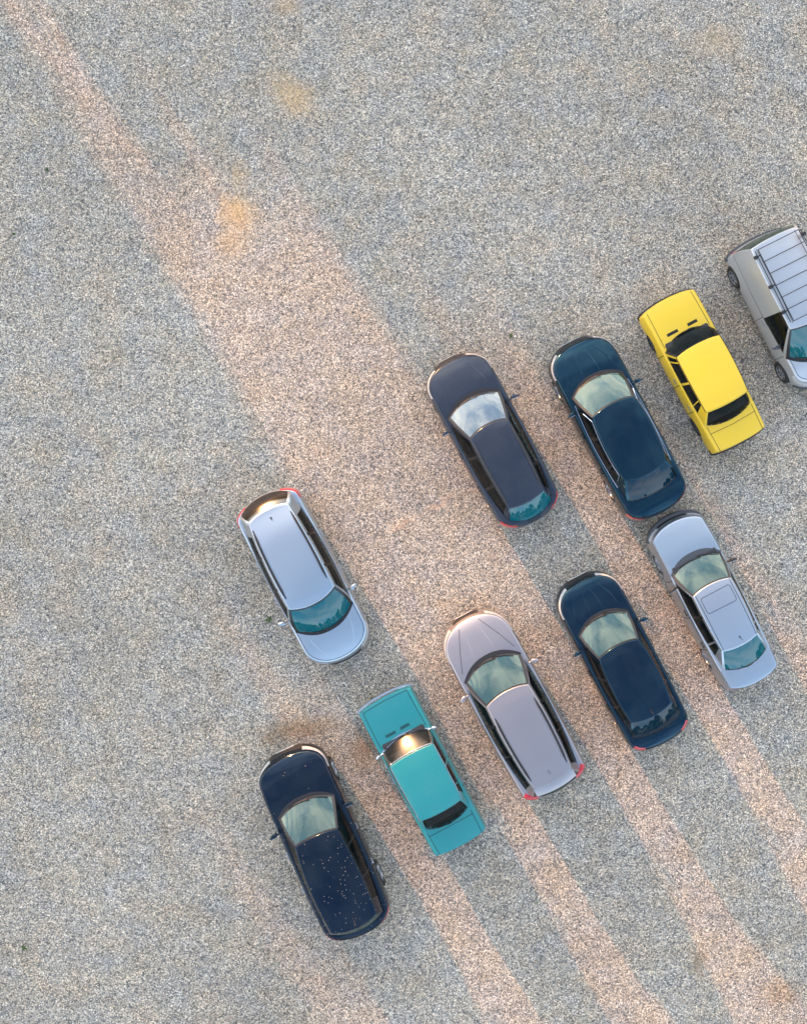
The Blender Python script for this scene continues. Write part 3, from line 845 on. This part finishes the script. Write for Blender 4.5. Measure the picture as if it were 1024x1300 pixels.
# --- black hatch lower row, sky blue put into its specular tint
SPEC.append(dict(name='black_hatchback', cat='car', label='black rounded hatchback parked between the lilac estate and the pale silver saloon',
    **place(5.55, -3.74, 117.4, .05), paint=paint('sky_tinted_black_paint', (.002, .005, .01), 0, .08, .02, coat=.15, tint=(.24, .66, 1.), spec=.68),
    xf=2.39, xr=-2.36, W=.88, af=.68, nf=2.5, bf=.06, ar=.5, nr=2.8, br=.06, tf=.04, tr=.06,
    prof=[(-2.36, .9), (-2.2, 1.0), (-1.9, 1.06), (0, .96), (1.1, .98), (1.4, .97), (1.85, .9), (2.2, .8), (2.39, .68)],
    wheels=(1.42, -1.32), ribs=[(.15, .01, 1.3), (.5, .015, 1.2)],
    gh=dict(base=(1.34, (1.08, .70), .77, (-1.8, .67), -1.93), top=(.52, (.42, .56), .63, (-1.35, .57), -1.45),
            roof=[(-1.45, 1.41), (-.9, 1.47), (-.3, 1.49), (.2, 1.47), (.56, 1.41)],
            segs=[(0, .9, .26), (0, .0, -.1), (0, -.07, -.17), (0, -.86, -.82), (0, -.92, -.87), (0, -1.35, -1.15)]),
    kinds='pgpgpgp', black_pillars=(2, 4), doors=(.96, -.04, -1.0), dark_frame=True,
    lamps=[('headlight', M['lamp'], .42, 1.62, 5.2, 8.6, True, .8), ('tail_light', M['red'], .55, -2.05, 4, 10.5, False, 0)],
    fronts=[('grille', M['trim'], .3, 3.8, 6, True), ('lower_intake', M['trim'], .55, .6, 2.4, True)],
    mirror=(.72, .84, .12, .2, None), fin=(-1.22, 0, .14), fin_kind='rod', fin_mat=M['seal'], cowl=.06, boot_name='tailgate', glass=dict(rw=M['blue'])))
# --- lilac grey estate
SPEC.append(dict(name='lilac_estate', cat='car', label='lilac grey estate with roof rails, parked between the teal saloon and a black car',
    **place(2.74, -4.85, 118.5), paint=paint('lilac_grey_paint', (.36, .335, .345), .8, .36, .08, coat=.4),
    xf=2.54, xr=-2.5, W=.95, af=.78, nf=2.35, bf=.05, ar=.3, nr=2.8, br=.08, tf=.06, tr=.07,
    prof=[(-2.5, .92), (-2.3, 1.02), (0, .97), (1.1, .98), (1.4, .97), (1.9, .9), (2.3, .8), (2.54, .66)],
    wheels=(1.48, -1.36), wr=.34, ribs=[(.25, .01, 1.3)],
    gh=dict(base=(1.34, (1.05, .79), .86, (-2.22, .70), -2.42), top=(.48, (.36, .60), .63, (-1.98, .54), -2.06),
            roof=[(-2.06, 1.42), (-1.3, 1.48), (-.4, 1.5), (.1, 1.48), (.5, 1.42)],
            segs=[(0, .88, .28), (0, -.08, -.15), (0, -.16, -.23), (0, -1.0, -.98), (0, -1.06, -1.04), (0, -2.02, -1.85)]),
    kinds='pgpgpgp', black_pillars=(2, 4), doors=(.96, -.12, -1.08), rails=(.545, .5, .02, -1.78, .03, M['trim']), dark_frame=False, chrome_line=1,
    lamps=[('headlight', M['lamp'], .5, 1.65, 4.8, 7.8, True, .8), ('tail_light', M['red'], .58, -2.16, 4.2, 12, False, 0)],
    fronts=[('grille', M['trim'], .36, 3.8, 5.6, True), ('lower_intake', M['trim'], .55, .6, 2.4, True)],
    body_lines=[[(1.28, .74), (1.75, .55), (2.3, .28)], [(1.28, -.74), (1.75, -.55), (2.3, -.28)]], bonnet_line=False,
    mirror=(.74, .92, .12, .2, None), fin=(-1.75, 0, .13), fin_mat=M['alloy'], cowl=.1, spoiler=(-2.02, -2.26, .55, 1.41, .07), boot_name='tailgate', seat_mat=M['tan']))
# --- teal saloon
SPEC.append(dict(name='teal_saloon', cat='car', label='teal green boxy old saloon with chrome front bumper beside the lilac estate',
    **place(.48, -6.53, 118.3, .01), paint=paint('teal_paint', (.006, .22, .23), 0, .45, .07, coat=.6),
    xf=2.12, xr=-2.12, W=.765, af=.08, nf=3.2, bf=.07, ar=.08, nr=3.2, br=.04, tf=.01, tr=.02, zb=.24, edge=.025, spine=.5, crown=.03,
    levels=[(0., .07, .08, .08), (.1, .02, .03, .03), (.25, .0, .0, .0), (.5, 0, 0, 0), (.62, .004, .0, .0), (.8, .015, .0, .0), (.93, .025, .01, .005), (1., .035, .02, .015)],
    prof=[(-2.12, .88), (-1.9, .9), (-1.3, .91), (0, .9), (1.1, .9), (1.5, .89), (1.95, .85), (2.12, .82)],
    wheels=(1.28, -1.15), wr=.29, arch=.335,
    gh=dict(base=(1.07, (.88, .68), .70, (-1.3, .64), -1.48), top=(.63, (.58, .60), .60, (-.97, .58), -1.01),
            roof=[(-1.06, 1.34), (-.5, 1.385), (.1, 1.395), (.4, 1.38), (.7, 1.34)], rcrown=.03, bulge=.012,
            segs=[(0, .8, .53), (0, .02, -.03), (0, -.04, -.09), (0, -.62, -.56), (0, -.65, -.59), (0, -.95, -.74)]),
    kinds='pgpgpgp', doors=(.82, 0, -.8), dark_frame=True, bonnet_ring=1, linew=.12, bonnet_line=False, boot_line=False,
    body_lines=[[(2.0, .62), (1.0, .64)], [(2.0, -.62), (1.0, -.64)], [(-1.42, .62), (-2.04, .6)], [(-1.42, -.62), (-2.04, -.6)], [(-1.52, .62), (-1.52, -.62)], [(1.99, .62), (2.02, 0), (1.99, -.62)]], drip=M['chrome'],
    lamps=[('headlight', M['lamp'], .42, 2.05, 2.6, 4.6, True, 0), ('tail_light', M['red'], .45, -2.06, 2.4, 4.8, False, 0)],
    fronts=[('grille', M['chrome'], .4, 2.4, 6.4, True)],
    bumpers=[(1, .4, .52, .05, M['chrome'], .16), (0, .4, .52, .04, M['chrome'], .16)],
    mirror=(.86, .70, .08, .13, M['chrome']), cowl=.03, cowl_mat=M['chrome'], spokes=9, rim_mat=M['grey'], ws_trim=M['chrome'], glass=dict(ws=M['dusty'], rw=M['old'], side=M['old']), handle_mat=M['chrome'], seatx=.05, rseatx=-.6, track=.06))
# --- black speckled SUV
SPEC.append(dict(name='black_crossover', cat='car', label='black crossover with pale specks on its roof, left of the teal saloon',
    **place(-2.06, -8.38, 113.8, -.06), paint=paint('black_paint', (.002, .005, .01), 0, .08, .02, specks=.6, coat=.15, tint=(.42, .66, 1.), spec=.5),
    xf=2.52, xr=-2.52, W=.95, af=.58, nf=2.5, bf=.06, ar=.5, nr=2.6, br=.08, tf=.04, tr=.08, zb=.25, crown=.06,
    prof=[(-2.52, .98), (-2.25, 1.06), (0, 1.04), (1.05, 1.05), (1.4, 1.05), (1.9, .99), (2.3, .86), (2.52, .7)],
    wheels=(1.55, -1.35), wr=.36, arch=.41, track=.0,
    gh=dict(base=(1.3, (1.06, .76), .83, (-2.1, .74), -2.32), top=(.42, (.36, .58), .66, (-1.95, .62), -2.08),
            roof=[(-2.08, 1.52), (-1.3, 1.6), (-.5, 1.63), (.0, 1.6), (.45, 1.52)],
            segs=[(0, .88, .26), (0, -.02, -.1), (0, -.08, -.17), (0, -.95, -.95), (0, -1.01, -1.01), (0, -1.7, -1.55)]),
    kinds='pgpgpgp', black_pillars=(2, 4), doors=(1.0, -.05, -1.0), dark_frame=True,
    lamps=[('headlight', M['lamp'], .45, 1.75, 4.6, 7.2, True, .8), ('tail_light', M['red'], .55, -2.1, 3.4, 8, False, 0)],
    fronts=[('grille', M['trim'], .45, 3.6, 5.8, True), ('lower_intake', M['trim'], .55, .6, 2.4, True)],
    mirror=(.72, .92, .13, .22, None), cowl=.08, boot_name='tailgate', fin=(-1.75, -.05, .2), fin_kind='rod', handle_mat=M['chrome']))

for S in SPEC:
    mi = list(S['mirror'])
    if mi[4] is None: mi[4] = S['paint']
    S['mirror'] = tuple(mi)
    make_car(S)
BY = {S['name']: S for S in SPEC}

# bonnet vents on the two old saloons
for nm, vents, mt in (('yellow_saloon', [(1.20, .29, .3), (1.20, -.27, .27)], M['gap']), ('teal_saloon', [(1.21, .25, .28), (1.22, -.16, .26)], M['gap'])):
    S = BY[nm]
    for (vx_, vy_, w) in vents:
        m = MB()
        for k in (-1, 0, 1):
            S['_ribbon'](m, [(vx_ + k * .026, vy_ - w / 2), (vx_ + k * .026, vy_ + w / 2)], .014 if nm[0] == 't' else .024, S['_zt'], off=.004)
        m.build('bonnet_vent', mt, S['_root'], 0, merge=False)
# teal windscreen chrome surround
# van roof rack
def van_rack():
    S = BY['panel_van']; zr = S['_zr']
    yl = .55; z = 1.93; x0, x1 = -1.66, .27
    van = S['_root']; a = van.rotation_euler[2]
    root = thing('roof_rack', 'black tubular roof rack with crossbars on top of the silver van', 'roof rack', tuple(van.location), a)
    for sd in (1, -1):
        m = MB(); m.tube([(x0, sd * yl, z), (x1, sd * yl, z)], .014); m.tube([(x0, sd * (yl + .06), z - .05), (x1, sd * (yl + .06), z - .05)], .012)
        m.build('side_rail', M['steel'], root, 60)
        for x in (x0 + .14, -.72, x1 - .3):
            m = MB(); m.box((x, sd * (yl + .1), z - .08), (.09, .1, .09), None, .02); m.tube([(x, sd * (yl + .08), z - .16), (x, sd * yl, z)], .016); m.build('foot_clamp', M['trim'], root, 50)
    nb = 7
    for i in range(nb):
        x = lerp(x0, x1, i / (nb - 1)); m = MB(); m.tube([(x, -yl, z), (x, yl, z)], .011); m.build('crossbar', M['steel'], root, 60)
van_rack()

# ------------------------------------------------------------------ ground
def px(x, y, z=0.): k = (CAM_H - z) / FPX; return ((x - 512) * k, (650 - y) * k)

def ground():
    m, nt, b = new_mat('gravel'); N, L = nt.nodes, nt.links
    tc = N.new('ShaderNodeTexCoord'); obj = tc.outputs['Object']
    def noise(scale, detail=3, rough=.5, vec=obj):
        n = N.new('ShaderNodeTexNoise'); n.inputs['Scale'].default_value = scale; n.inputs['Detail'].default_value = detail
        n.inputs['Roughness'].default_value = rough; L.new(vec, n.inputs['Vector']); return n
    def math_(op, a, b_=None, c=None, clamp=False):
        n = N.new('ShaderNodeMath'); n.operation = op; n.use_clamp = clamp
        for i, q in enumerate((a, b_, c)):
            if q is None: continue
            if isinstance(q, (int, float)): n.inputs[i].default_value = q
            else: L.new(q, n.inputs[i])
        return n.outputs[0]
    def mixc(fac, a, b_, mode='MIX'):
        n = N.new('ShaderNodeMixRGB'); n.blend_type = mode
        if isinstance(fac, (int, float)): n.inputs[0].default_value = fac
        else: L.new(fac, n.inputs[0])
        for i, q in ((1, a), (2, b_)):
            if isinstance(q, tuple): n.inputs[i].default_value = (*q, 1)
            else: L.new(q, n.inputs[i])
        return n.outputs[0]
    # warp so that stones are irregular
    wn = noise(14, 2); wv = N.new('ShaderNodeVectorMath'); wv.operation = 'MULTIPLY_ADD'; wv.inputs[1].default_value = (.03, .03, 0)
    L.new(wn.outputs['Color'], wv.inputs[0]); L.new(obj, wv.inputs[2])
    def stones(scale):
        v = N.new('ShaderNodeTexVoronoi'); v.inputs['Scale'].default_value = scale; L.new(wv.outputs[0], v.inputs['Vector'])
        s = N.new('ShaderNodeSeparateColor'); L.new(v.outputs['Color'], s.inputs[0])
        return v, s
    v1, s1 = stones(GS1); v2, s2 = stones(GS2)
    def ramp(fac, stops):
        r = N.new('ShaderNodeValToRGB'); r.color_ramp.interpolation = 'LINEAR'
        el = r.color_ramp.elements
        while len(el) < len(stops): el.new(.5)
        for e, (p, c) in zip(el, stops): e.position = p; e.color = (*c, 1)
        L.new(fac, r.inputs[0]); return r.outputs[0]
    cols = [(0, (.05, .05, .06)), (.14, (.12, .14, .17)), (.3, (.28, .31, .34)), (.46, (.44, .41, .37)), (.6, (.36, .38, .39)), (.74, (.60, .54, .46)), (.86, (.68, .68, .66)), (1, (.98, .95, .90))]
    c1 = ramp(s1.outputs[0], cols); c2 = ramp(s2.outputs[1], cols)
    col = mixc(.2, c1, c2)
    # dark crevices between stones
    crev = N.new('ShaderNodeMapRange'); crev.inputs['From Min'].default_value = .35; crev.inputs['From Max'].default_value = .75
    crev.inputs['To Min'].default_value = 1; crev.inputs['To Max'].default_value = .5; L.new(v1.outputs['Distance'], crev.inputs['Value'])
    # broad tonal mottling
    big = noise(.16, 4, .6); bm_ = N.new('ShaderNodeMapRange'); bm_.inputs['From Min'].default_value = .3; bm_.inputs['From Max'].default_value = .7
    bm_.inputs['To Min'].default_value = .88; bm_.inputs['To Max'].default_value = 1.1; L.new(big.outputs['Fac'], bm_.inputs['Value'])
    smp = N.new('ShaderNodeMapping'); smp.inputs['Rotation'].default_value = (0, 0, R(35)); smp.inputs['Scale'].default_value = (.22, 1.5, 1); L.new(wv.outputs[0], smp.inputs['Vector'])
    stn = noise(1.3, 4, .6, smp.outputs['Vector']); st = N.new('ShaderNodeMapRange'); st.inputs['From Min'].default_value = .3; st.inputs['From Max'].default_value = .7
    st.inputs['To Min'].default_value = .93; st.inputs['To Max'].default_value = 1.06; L.new(stn.outputs['Fac'], st.inputs['Value'])
    mid = noise(3.2, 4, .7); mm = N.new('ShaderNodeMapRange'); mm.inputs['From Min'].default_value = .3; mm.inputs['From Max'].default_value = .7
    mm.inputs['To Min'].default_value = .86; mm.inputs['To Max'].default_value = 1.14; L.new(mid.outputs['Fac'], mm.inputs['Value'])
    f = math_('MULTIPLY', math_('MULTIPLY', st.outputs['Result'], crev.outputs['Result']), math_('MULTIPLY', bm_.outputs['Result'], mm.outputs['Result']))
    col = mixc(1., col, (1.14, 1.0, .83), 'MULTIPLY')
    cc = N.new('ShaderNodeCombineXYZ')
    hue = noise(1.1, 3, .6); hr = ramp(hue.outputs['Fac'], [(.3, (.93, .98, 1.07)), (.5, (1, 1, 1)), (.72, (1.07, 1.0, .92))])
    col = mixc(1., col, hr, 'MULTIPLY')
    vm = N.new('ShaderNodeVectorMath'); vm.operation = 'SCALE'; L.new(col, vm.inputs[0]); L.new(f, vm.inputs['Scale'])
    col = vm.outputs[0]
    # sandy / oily patches that belong to the ground
    sep = N.new('ShaderNodeSeparateXYZ'); 
    dn = noise(2.6, 5, .7); dv = N.new('ShaderNodeVectorMath'); dv.operation = 'MULTIPLY_ADD'; dv.inputs[1].default_value = (.75, .75, 0)
    L.new(dn.outputs['Color'], dv.inputs[0])
    off = N.new('ShaderNodeVectorMath'); off.operation = 'ADD'; off.inputs[1].default_value = (-.375, -.375, 0); L.new(obj, off.inputs[0]); L.new(off.outputs[0], dv.inputs[2])
    L.new(dv.outputs[0], sep.inputs[0])
    def blob(cx, cy, rx, ry, deg, soft=1.0):
        X, Y = px(cx, cy); rx *= CAM_H / FPX; ry *= CAM_H / FPX; a = R(deg)
        dx = math_('SUBTRACT', sep.outputs['X'], X); dy = math_('SUBTRACT', sep.outputs['Y'], Y)
        u = math_('ADD', math_('MULTIPLY', dx, math.cos(a) / rx), math_('MULTIPLY', dy, math.sin(a) / rx))
        w = math_('ADD', math_('MULTIPLY', dx, -math.sin(a) / ry), math_('MULTIPLY', dy, math.cos(a) / ry))
        d = math_('SQRT', math_('ADD', math_('MULTIPLY', u, u), math_('MULTIPLY', w, w)))
        n = N.new('ShaderNodeMapRange'); n.inputs['From Min'].default_value = 1.25; n.inputs['From Max'].default_value = .35
        L.new(d, n.inputs['Value']); return n.outputs['Result']
    def group(col, blobs, c, k):
        tot = None
        for q in blobs:
            o = blob(*q[:5]); o = math_('MULTIPLY', o, q[5])
            tot = o if tot is None else math_('MAXIMUM', tot, o)
        rag = noise(9., 5, .75)
        rg = math_('MULTIPLY', math_('SUBTRACT', rag.outputs['Fac'], .5), 1.5)
        tot = math_('MULTIPLY', math_('ADD', tot, math_('MULTIPLY', rg, math_('MULTIPLY', tot, math_('SUBTRACT', 1.6, tot)))), k, clamp=True)
        tinted = mixc(1., col, tuple(min(2., q / .36) for q in c), 'MULTIPLY')
        return mixc(tot, col, mixc(.5, tinted, c))
    col = group(col, [(370, 118, 24, 36, 60, .8), (302, 222, 15, 20, 0, .7), (300, 268, 24, 26, 0, 1.), (293, 310, 20, 24, 0, .6), (362, 8, 22, 14, 0, .5), (905, 55, 38, 22, 10, .3)], (.52, .37, .21), .85)
    col = group(col, [(382, 925, 52, 16, 8, .8), (462, 952, 20, 26, 0, .7), (345, 935, 14, 12, 0, .6), (886, 1224, 12, 22, 0, .5), (990, 1260, 30, 22, 0, .4), (290, 890, 16, 10, 0, .3)], (.25, .17, .10), .9)
    col = group(col, [(512, 664, 22, 4, 22, .8), (553, 642, 30, 4, 32, .8), (600, 622, 22, 4, 22, .6), (40, 150, 40, 8, 30, .0)], (.56, .40, .28), .6)
    L.new(col, b.inputs['Base Color'])
    b.inputs['Roughness'].default_value = .85; b.inputs['Specular IOR Level'].default_value = .25
    h = math_('MULTIPLY', math_('SUBTRACT', 1, v1.outputs['Distance']), 1.)
    h2 = math_('MULTIPLY', math_('SUBTRACT', 1, v2.outputs['Distance']), .5)
    h = math_('ADD', math_('ADD', h, h2), math_('MULTIPLY', s1.outputs[2], .7))
    bp = N.new('ShaderNodeBump'); bp.inputs['Strength'].default_value = .55; bp.inputs['Distance'].default_value = .014
    L.new(h, bp.inputs['Height']); L.new(bp.outputs['Normal'], b.inputs['Normal'])
    me = bpy.data.meshes.new('ground'); s = 900
    me.from_pydata([(-s, -s, 0), (s, -s, 0), (s, s, 0), (-s, s, 0)], [], [(0, 1, 2, 3)]); me.materials.append(m)
    o = bpy.data.objects.new('ground', me); COL.objects.link(o)
    o['kind'] = 'structure'; o['label'] = 'grey gravel surface of the parking lot with sandy patches'
GS1, GS2 = 37., 64.
ground()

# ------------------------------------------------------------------ small weeds on the gravel
leafm = simple('weed_leaf', (.07, .13, .03), .7, var=.4, bscale=30)
def weed(cx, cy, r, label, seed):
    rnd = random.Random(seed); m = MB()
    for k in range(int(26 * r / .1)):
        a = rnd.uniform(0, 6.28); l = r * rnd.uniform(.5, 1.2); w = .012 * rnd.uniform(.7, 1.4)
        bx, by = rnd.gauss(0, r * .25), rnd.gauss(0, r * .25); ca, sa = math.cos(a), math.sin(a); hgt = rnd.uniform(.02, .07)
        P_ = [(bx, by, .004), (bx + ca * l * .5 - sa * w, by + sa * l * .5 + ca * w, hgt), (bx + ca * l, by + sa * l, hgt * .6), (bx + ca * l * .5 + sa * w, by + sa * l * .5 - ca * w, hgt)]
        m.add(P_, [(0, 1, 2, 3)])
    o = m.build('weed', leafm, None, 0, merge=False); X, Y = px(cx, cy); o.location = (X, Y, 0)
    o['label'] = label; o['category'] = 'weed'; o['group'] = 'weeds growing in the gravel'
weed(342, 787, .09, 'small green weed in the gravel beside the left mirror of the silver crossover', 1)
weed(32, 1204, .08, 'small dull green weed in the gravel near the lower left corner of the photo', 2)
weed(648, 426, .06, 'tiny green weed in the gravel above the slate estate and the dark liftback', 3)
weed(18, 297, .06, 'tiny weed in the gravel at the left edge of the photo', 4)
weed(60, 216, .05, 'faint tiny weed in the upper left gravel beside the band of sunlight', 5)

# ------------------------------------------------------------------ light
SUN_EL, SUN_V = 9.0, (-.527, .85)      # direction towards the sun on the ground (image up-left)
sv = Vector((SUN_V[0], SUN_V[1], 0)).normalized()
az = math.atan2(sv.x, sv.y)            # clockwise from +Y
tosun = Vector((sv.x * math.cos(R(SUN_EL)), sv.y * math.cos(R(SUN_EL)), math.sin(R(SUN_EL))))
sl = bpy.data.lights.new('sun', 'SUN'); sl.energy = 2.0; sl.angle = R(1.1); sl.color = (1., .45, .17)
so = bpy.data.objects.new('sun', sl); COL.objects.link(so)
so.rotation_euler = (-tosun).to_track_quat('-Z', 'Y').to_euler(); so.location = tosun * 60

w = bpy.data.worlds.new('World'); SC.world = w; w.use_nodes = True
nt = w.node_tree; N, L = nt.nodes, nt.links
bg = N['Background']; sky = N.new('ShaderNodeTexSky'); sky.sky_type = 'NISHITA'; sky.sun_disc = False
sky.sun_elevation = R(SUN_EL); sky.sun_rotation = az; sky.air_density = 1.; sky.dust_density = 1.; sky.ozone_density = 2.
tc = N.new('ShaderNodeTexCoord')
mp = N.new('ShaderNodeMapping'); mp.inputs['Scale'].default_value = (1, 1, 2.2); L.new(tc.outputs['Generated'], mp.inputs['Vector'])
cn = N.new('ShaderNodeTexNoise'); cn.inputs['Scale'].default_value = 2.6; cn.inputs['Detail'].default_value = 8; cn.inputs['Roughness'].default_value = .58
L.new(mp.outputs['Vector'], cn.inputs['Vector'])
cr = N.new('ShaderNodeMapRange'); cr.inputs['From Min'].default_value = .4; cr.inputs['From Max'].default_value = .62; cr.inputs['To Max'].default_value = .9
L.new(cn.outputs['Fac'], cr.inputs['Value'])
cm = N.new('ShaderNodeMixRGB'); cm.inputs[2].default_value = (7.4, 6.8, 6.1, 1)
sz = N.new('ShaderNodeSeparateXYZ'); L.new(tc.outputs['Generated'], sz.inputs[0])
hm = N.new('ShaderNodeMapRange'); hm.inputs['From Min'].default_value = .95; hm.inputs['From Max'].default_value = .45; hm.inputs['To Min'].default_value = .12; L.new(sz.outputs['Z'], hm.inputs['Value'])
hx = N.new('ShaderNodeMath'); hx.operation = 'MULTIPLY'; L.new(cr.outputs['Result'], hx.inputs[0]); L.new(hm.outputs['Result'], hx.inputs[1])
dp = N.new('ShaderNodeVectorMath'); dp.operation = 'DOT_PRODUCT'; dp.inputs[1].default_value = (sv.x, sv.y, 0); L.new(tc.outputs['Generated'], dp.inputs[0])
dm = N.new('ShaderNodeMapRange'); dm.inputs['From Min'].default_value = -.5; dm.inputs['From Max'].default_value = .4; dm.inputs['To Min'].default_value = .45; L.new(dp.outputs['Value'], dm.inputs['Value'])
hy = N.new('ShaderNodeMath'); hy.operation = 'MULTIPLY'; L.new(hx.outputs[0], hy.inputs[0]); L.new(dm.outputs['Result'], hy.inputs[1])
L.new(hy.outputs[0], cm.inputs[0]); L.new(sky.outputs[0], cm.inputs[1])
L.new(cm.outputs[0], bg.inputs['Color']); bg.inputs['Strength'].default_value = .15

# ------------------------------------------------------------------ trees beyond the frame that shade the lot
def woodland():
    leaf = simple('tree_leaf', (.05, .09, .025), .6, var=.4, bscale=3); bark = simple('tree_bark', (.09, .065, .045), .9, bump=.5, var=.3)
    rnd = random.Random(7); lm, tm = MB(), MB()
    perp = Vector((sv.y, -sv.x, 0))     # across the light, to the right in the picture
    k = CAM_H / FPX; o0 = Vector((*px(0, 0), 0))
    D0 = 16.0; tan = math.tan(R(SUN_EL))
    # (u0, u1 in photo pixels across the light, v where the shade ends)
    zones = [(-1100, -520, 1700), (-520, -330, 1600), (-330, -172, 1360), (-172, -60, 1060), (-60, -4, 900), (-4, 46, 250), (46, 110, 330), (110, 195, 385), (195, 262, 800), (262, 330, 760), (330, 420, 1120), (420, 560, 1250), (560, 900, 1600), (900, 1400, 1600)]
    for (u0, u1, ve) in zones:
        hgt = (ve * k + D0) * tan
        wd = (u1 - u0) * k
        n = max(1, round(wd / 2.2))
        for q in range(n):
            uc = (u0 + (q + .5) * (u1 - u0) / n) * k; hw = wd / n / 2
            d = D0 + rnd.uniform(-.5, .5)
            base = o0 + perp * uc + sv * d
            h = hgt * rnd.uniform(.93, 1.03)
            tm.tube([base, base + Vector((.05, .03, h * .4)), base + Vector((0, .08, h * .8))], [.13, .1, .04], 7)
            for b in range(7):
                a = rnd.uniform(0, 6.28); z0 = h * rnd.uniform(.15, .7)
                tm.tube([base + Vector((0, 0, z0)), base + Vector((math.cos(a) * hw * .7, math.sin(a) * hw * .7, z0 + h * .15))], [.04, .015], 5)
            nl = int((700 * (hw * 2) * h / 8 + 300) * (.13 if u0 == -4 else 1.7))
            for i in range(nl):
                z = h * (1 - rnd.random() ** 1.15 * .97)
                rr_ = hw * 1.0 * (1 - max(0, z / h - .8) * 1.6)
                x = rnd.uniform(-1, 1) * rr_; y = rnd.uniform(-1, 1) * 1.1
                p = base + perp * x + sv * y + Vector((0, 0, z))
                s = rnd.uniform(.12, .24)
                nrm = Vector((rnd.gauss(0, 1), rnd.gauss(0, 1), rnd.gauss(0, 1))).normalized()
                t = nrm.orthogonal().normalized(); t2 = nrm.cross(t)
                lm.add([p - t * s, p - t2 * s * .6, p + t * s, p + t2 * s * .6], [(0, 1, 2, 3)])
    # wood all round the lot, farther off
    for q in range(64):
        a = 2 * math.pi * q / 64 + rnd.uniform(-.03, .03)
        dirv = Vector((math.cos(a), math.sin(a), 0))
        if dirv.dot(sv) > .80: continue
        dist = rnd.uniform(38, 46); base = dirv * dist; h = rnd.uniform(6, 11); rw = rnd.uniform(2.4, 3.6)
        tm.tube([base, base + Vector((0, 0, h * .8))], [.3, .08], 6)
        for i in range(420):
            z = h * rnd.uniform(.06, 1); r_ = rw * math.sqrt(max(.05, 1 - (z / h) ** 3)) * rnd.uniform(.3, 1.1); b_ = rnd.uniform(0, 6.28)
            p = base + Vector((math.cos(b_) * r_, math.sin(b_) * r_, z)); s = rnd.uniform(.4, .8)
            nrm = Vector((rnd.gauss(0, 1), rnd.gauss(0, 1), rnd.gauss(0, 1))).normalized(); t = nrm.orthogonal().normalized(); t2 = nrm.cross(t)
            lm.add([p - t * s, p - t2 * s * .6, p + t * s, p + t2 * s * .6], [(0, 1, 2, 3)])
    n = len(lm.v)
    mb = MB(); mb.add(lm.v, lm.f, 0); mb.add(tm.v, tm.f, 1)
    o = mb.build('woodland', [leaf, bark], None, 0, merge=False)
    o['kind'] = 'stuff'; o['label'] = 'leafy trees around the lot, the nearest beyond its upper left shading it'
woodland()

# ------------------------------------------------------------------ camera
cam = bpy.data.cameras.new('camera'); co = bpy.data.objects.new('camera', cam); COL.objects.link(co)
co.location = (0, 0, CAM_H); co.rotation_euler = (0, 0, 0)
cam.sensor_fit = 'VERTICAL'; cam.sensor_height = 24; cam.lens = FPX / 1300 * 24; cam.clip_end = 3000; cam.clip_start = .5
SC.camera = co
SC.view_settings.view_transform = 'Standard'; SC.view_settings.look = 'None'; SC.view_settings.gamma = 1; SC.view_settings.exposure = 2.2
SC.cycles.use_denoising = True
SC.cycles.transparent_max_bounces = 12
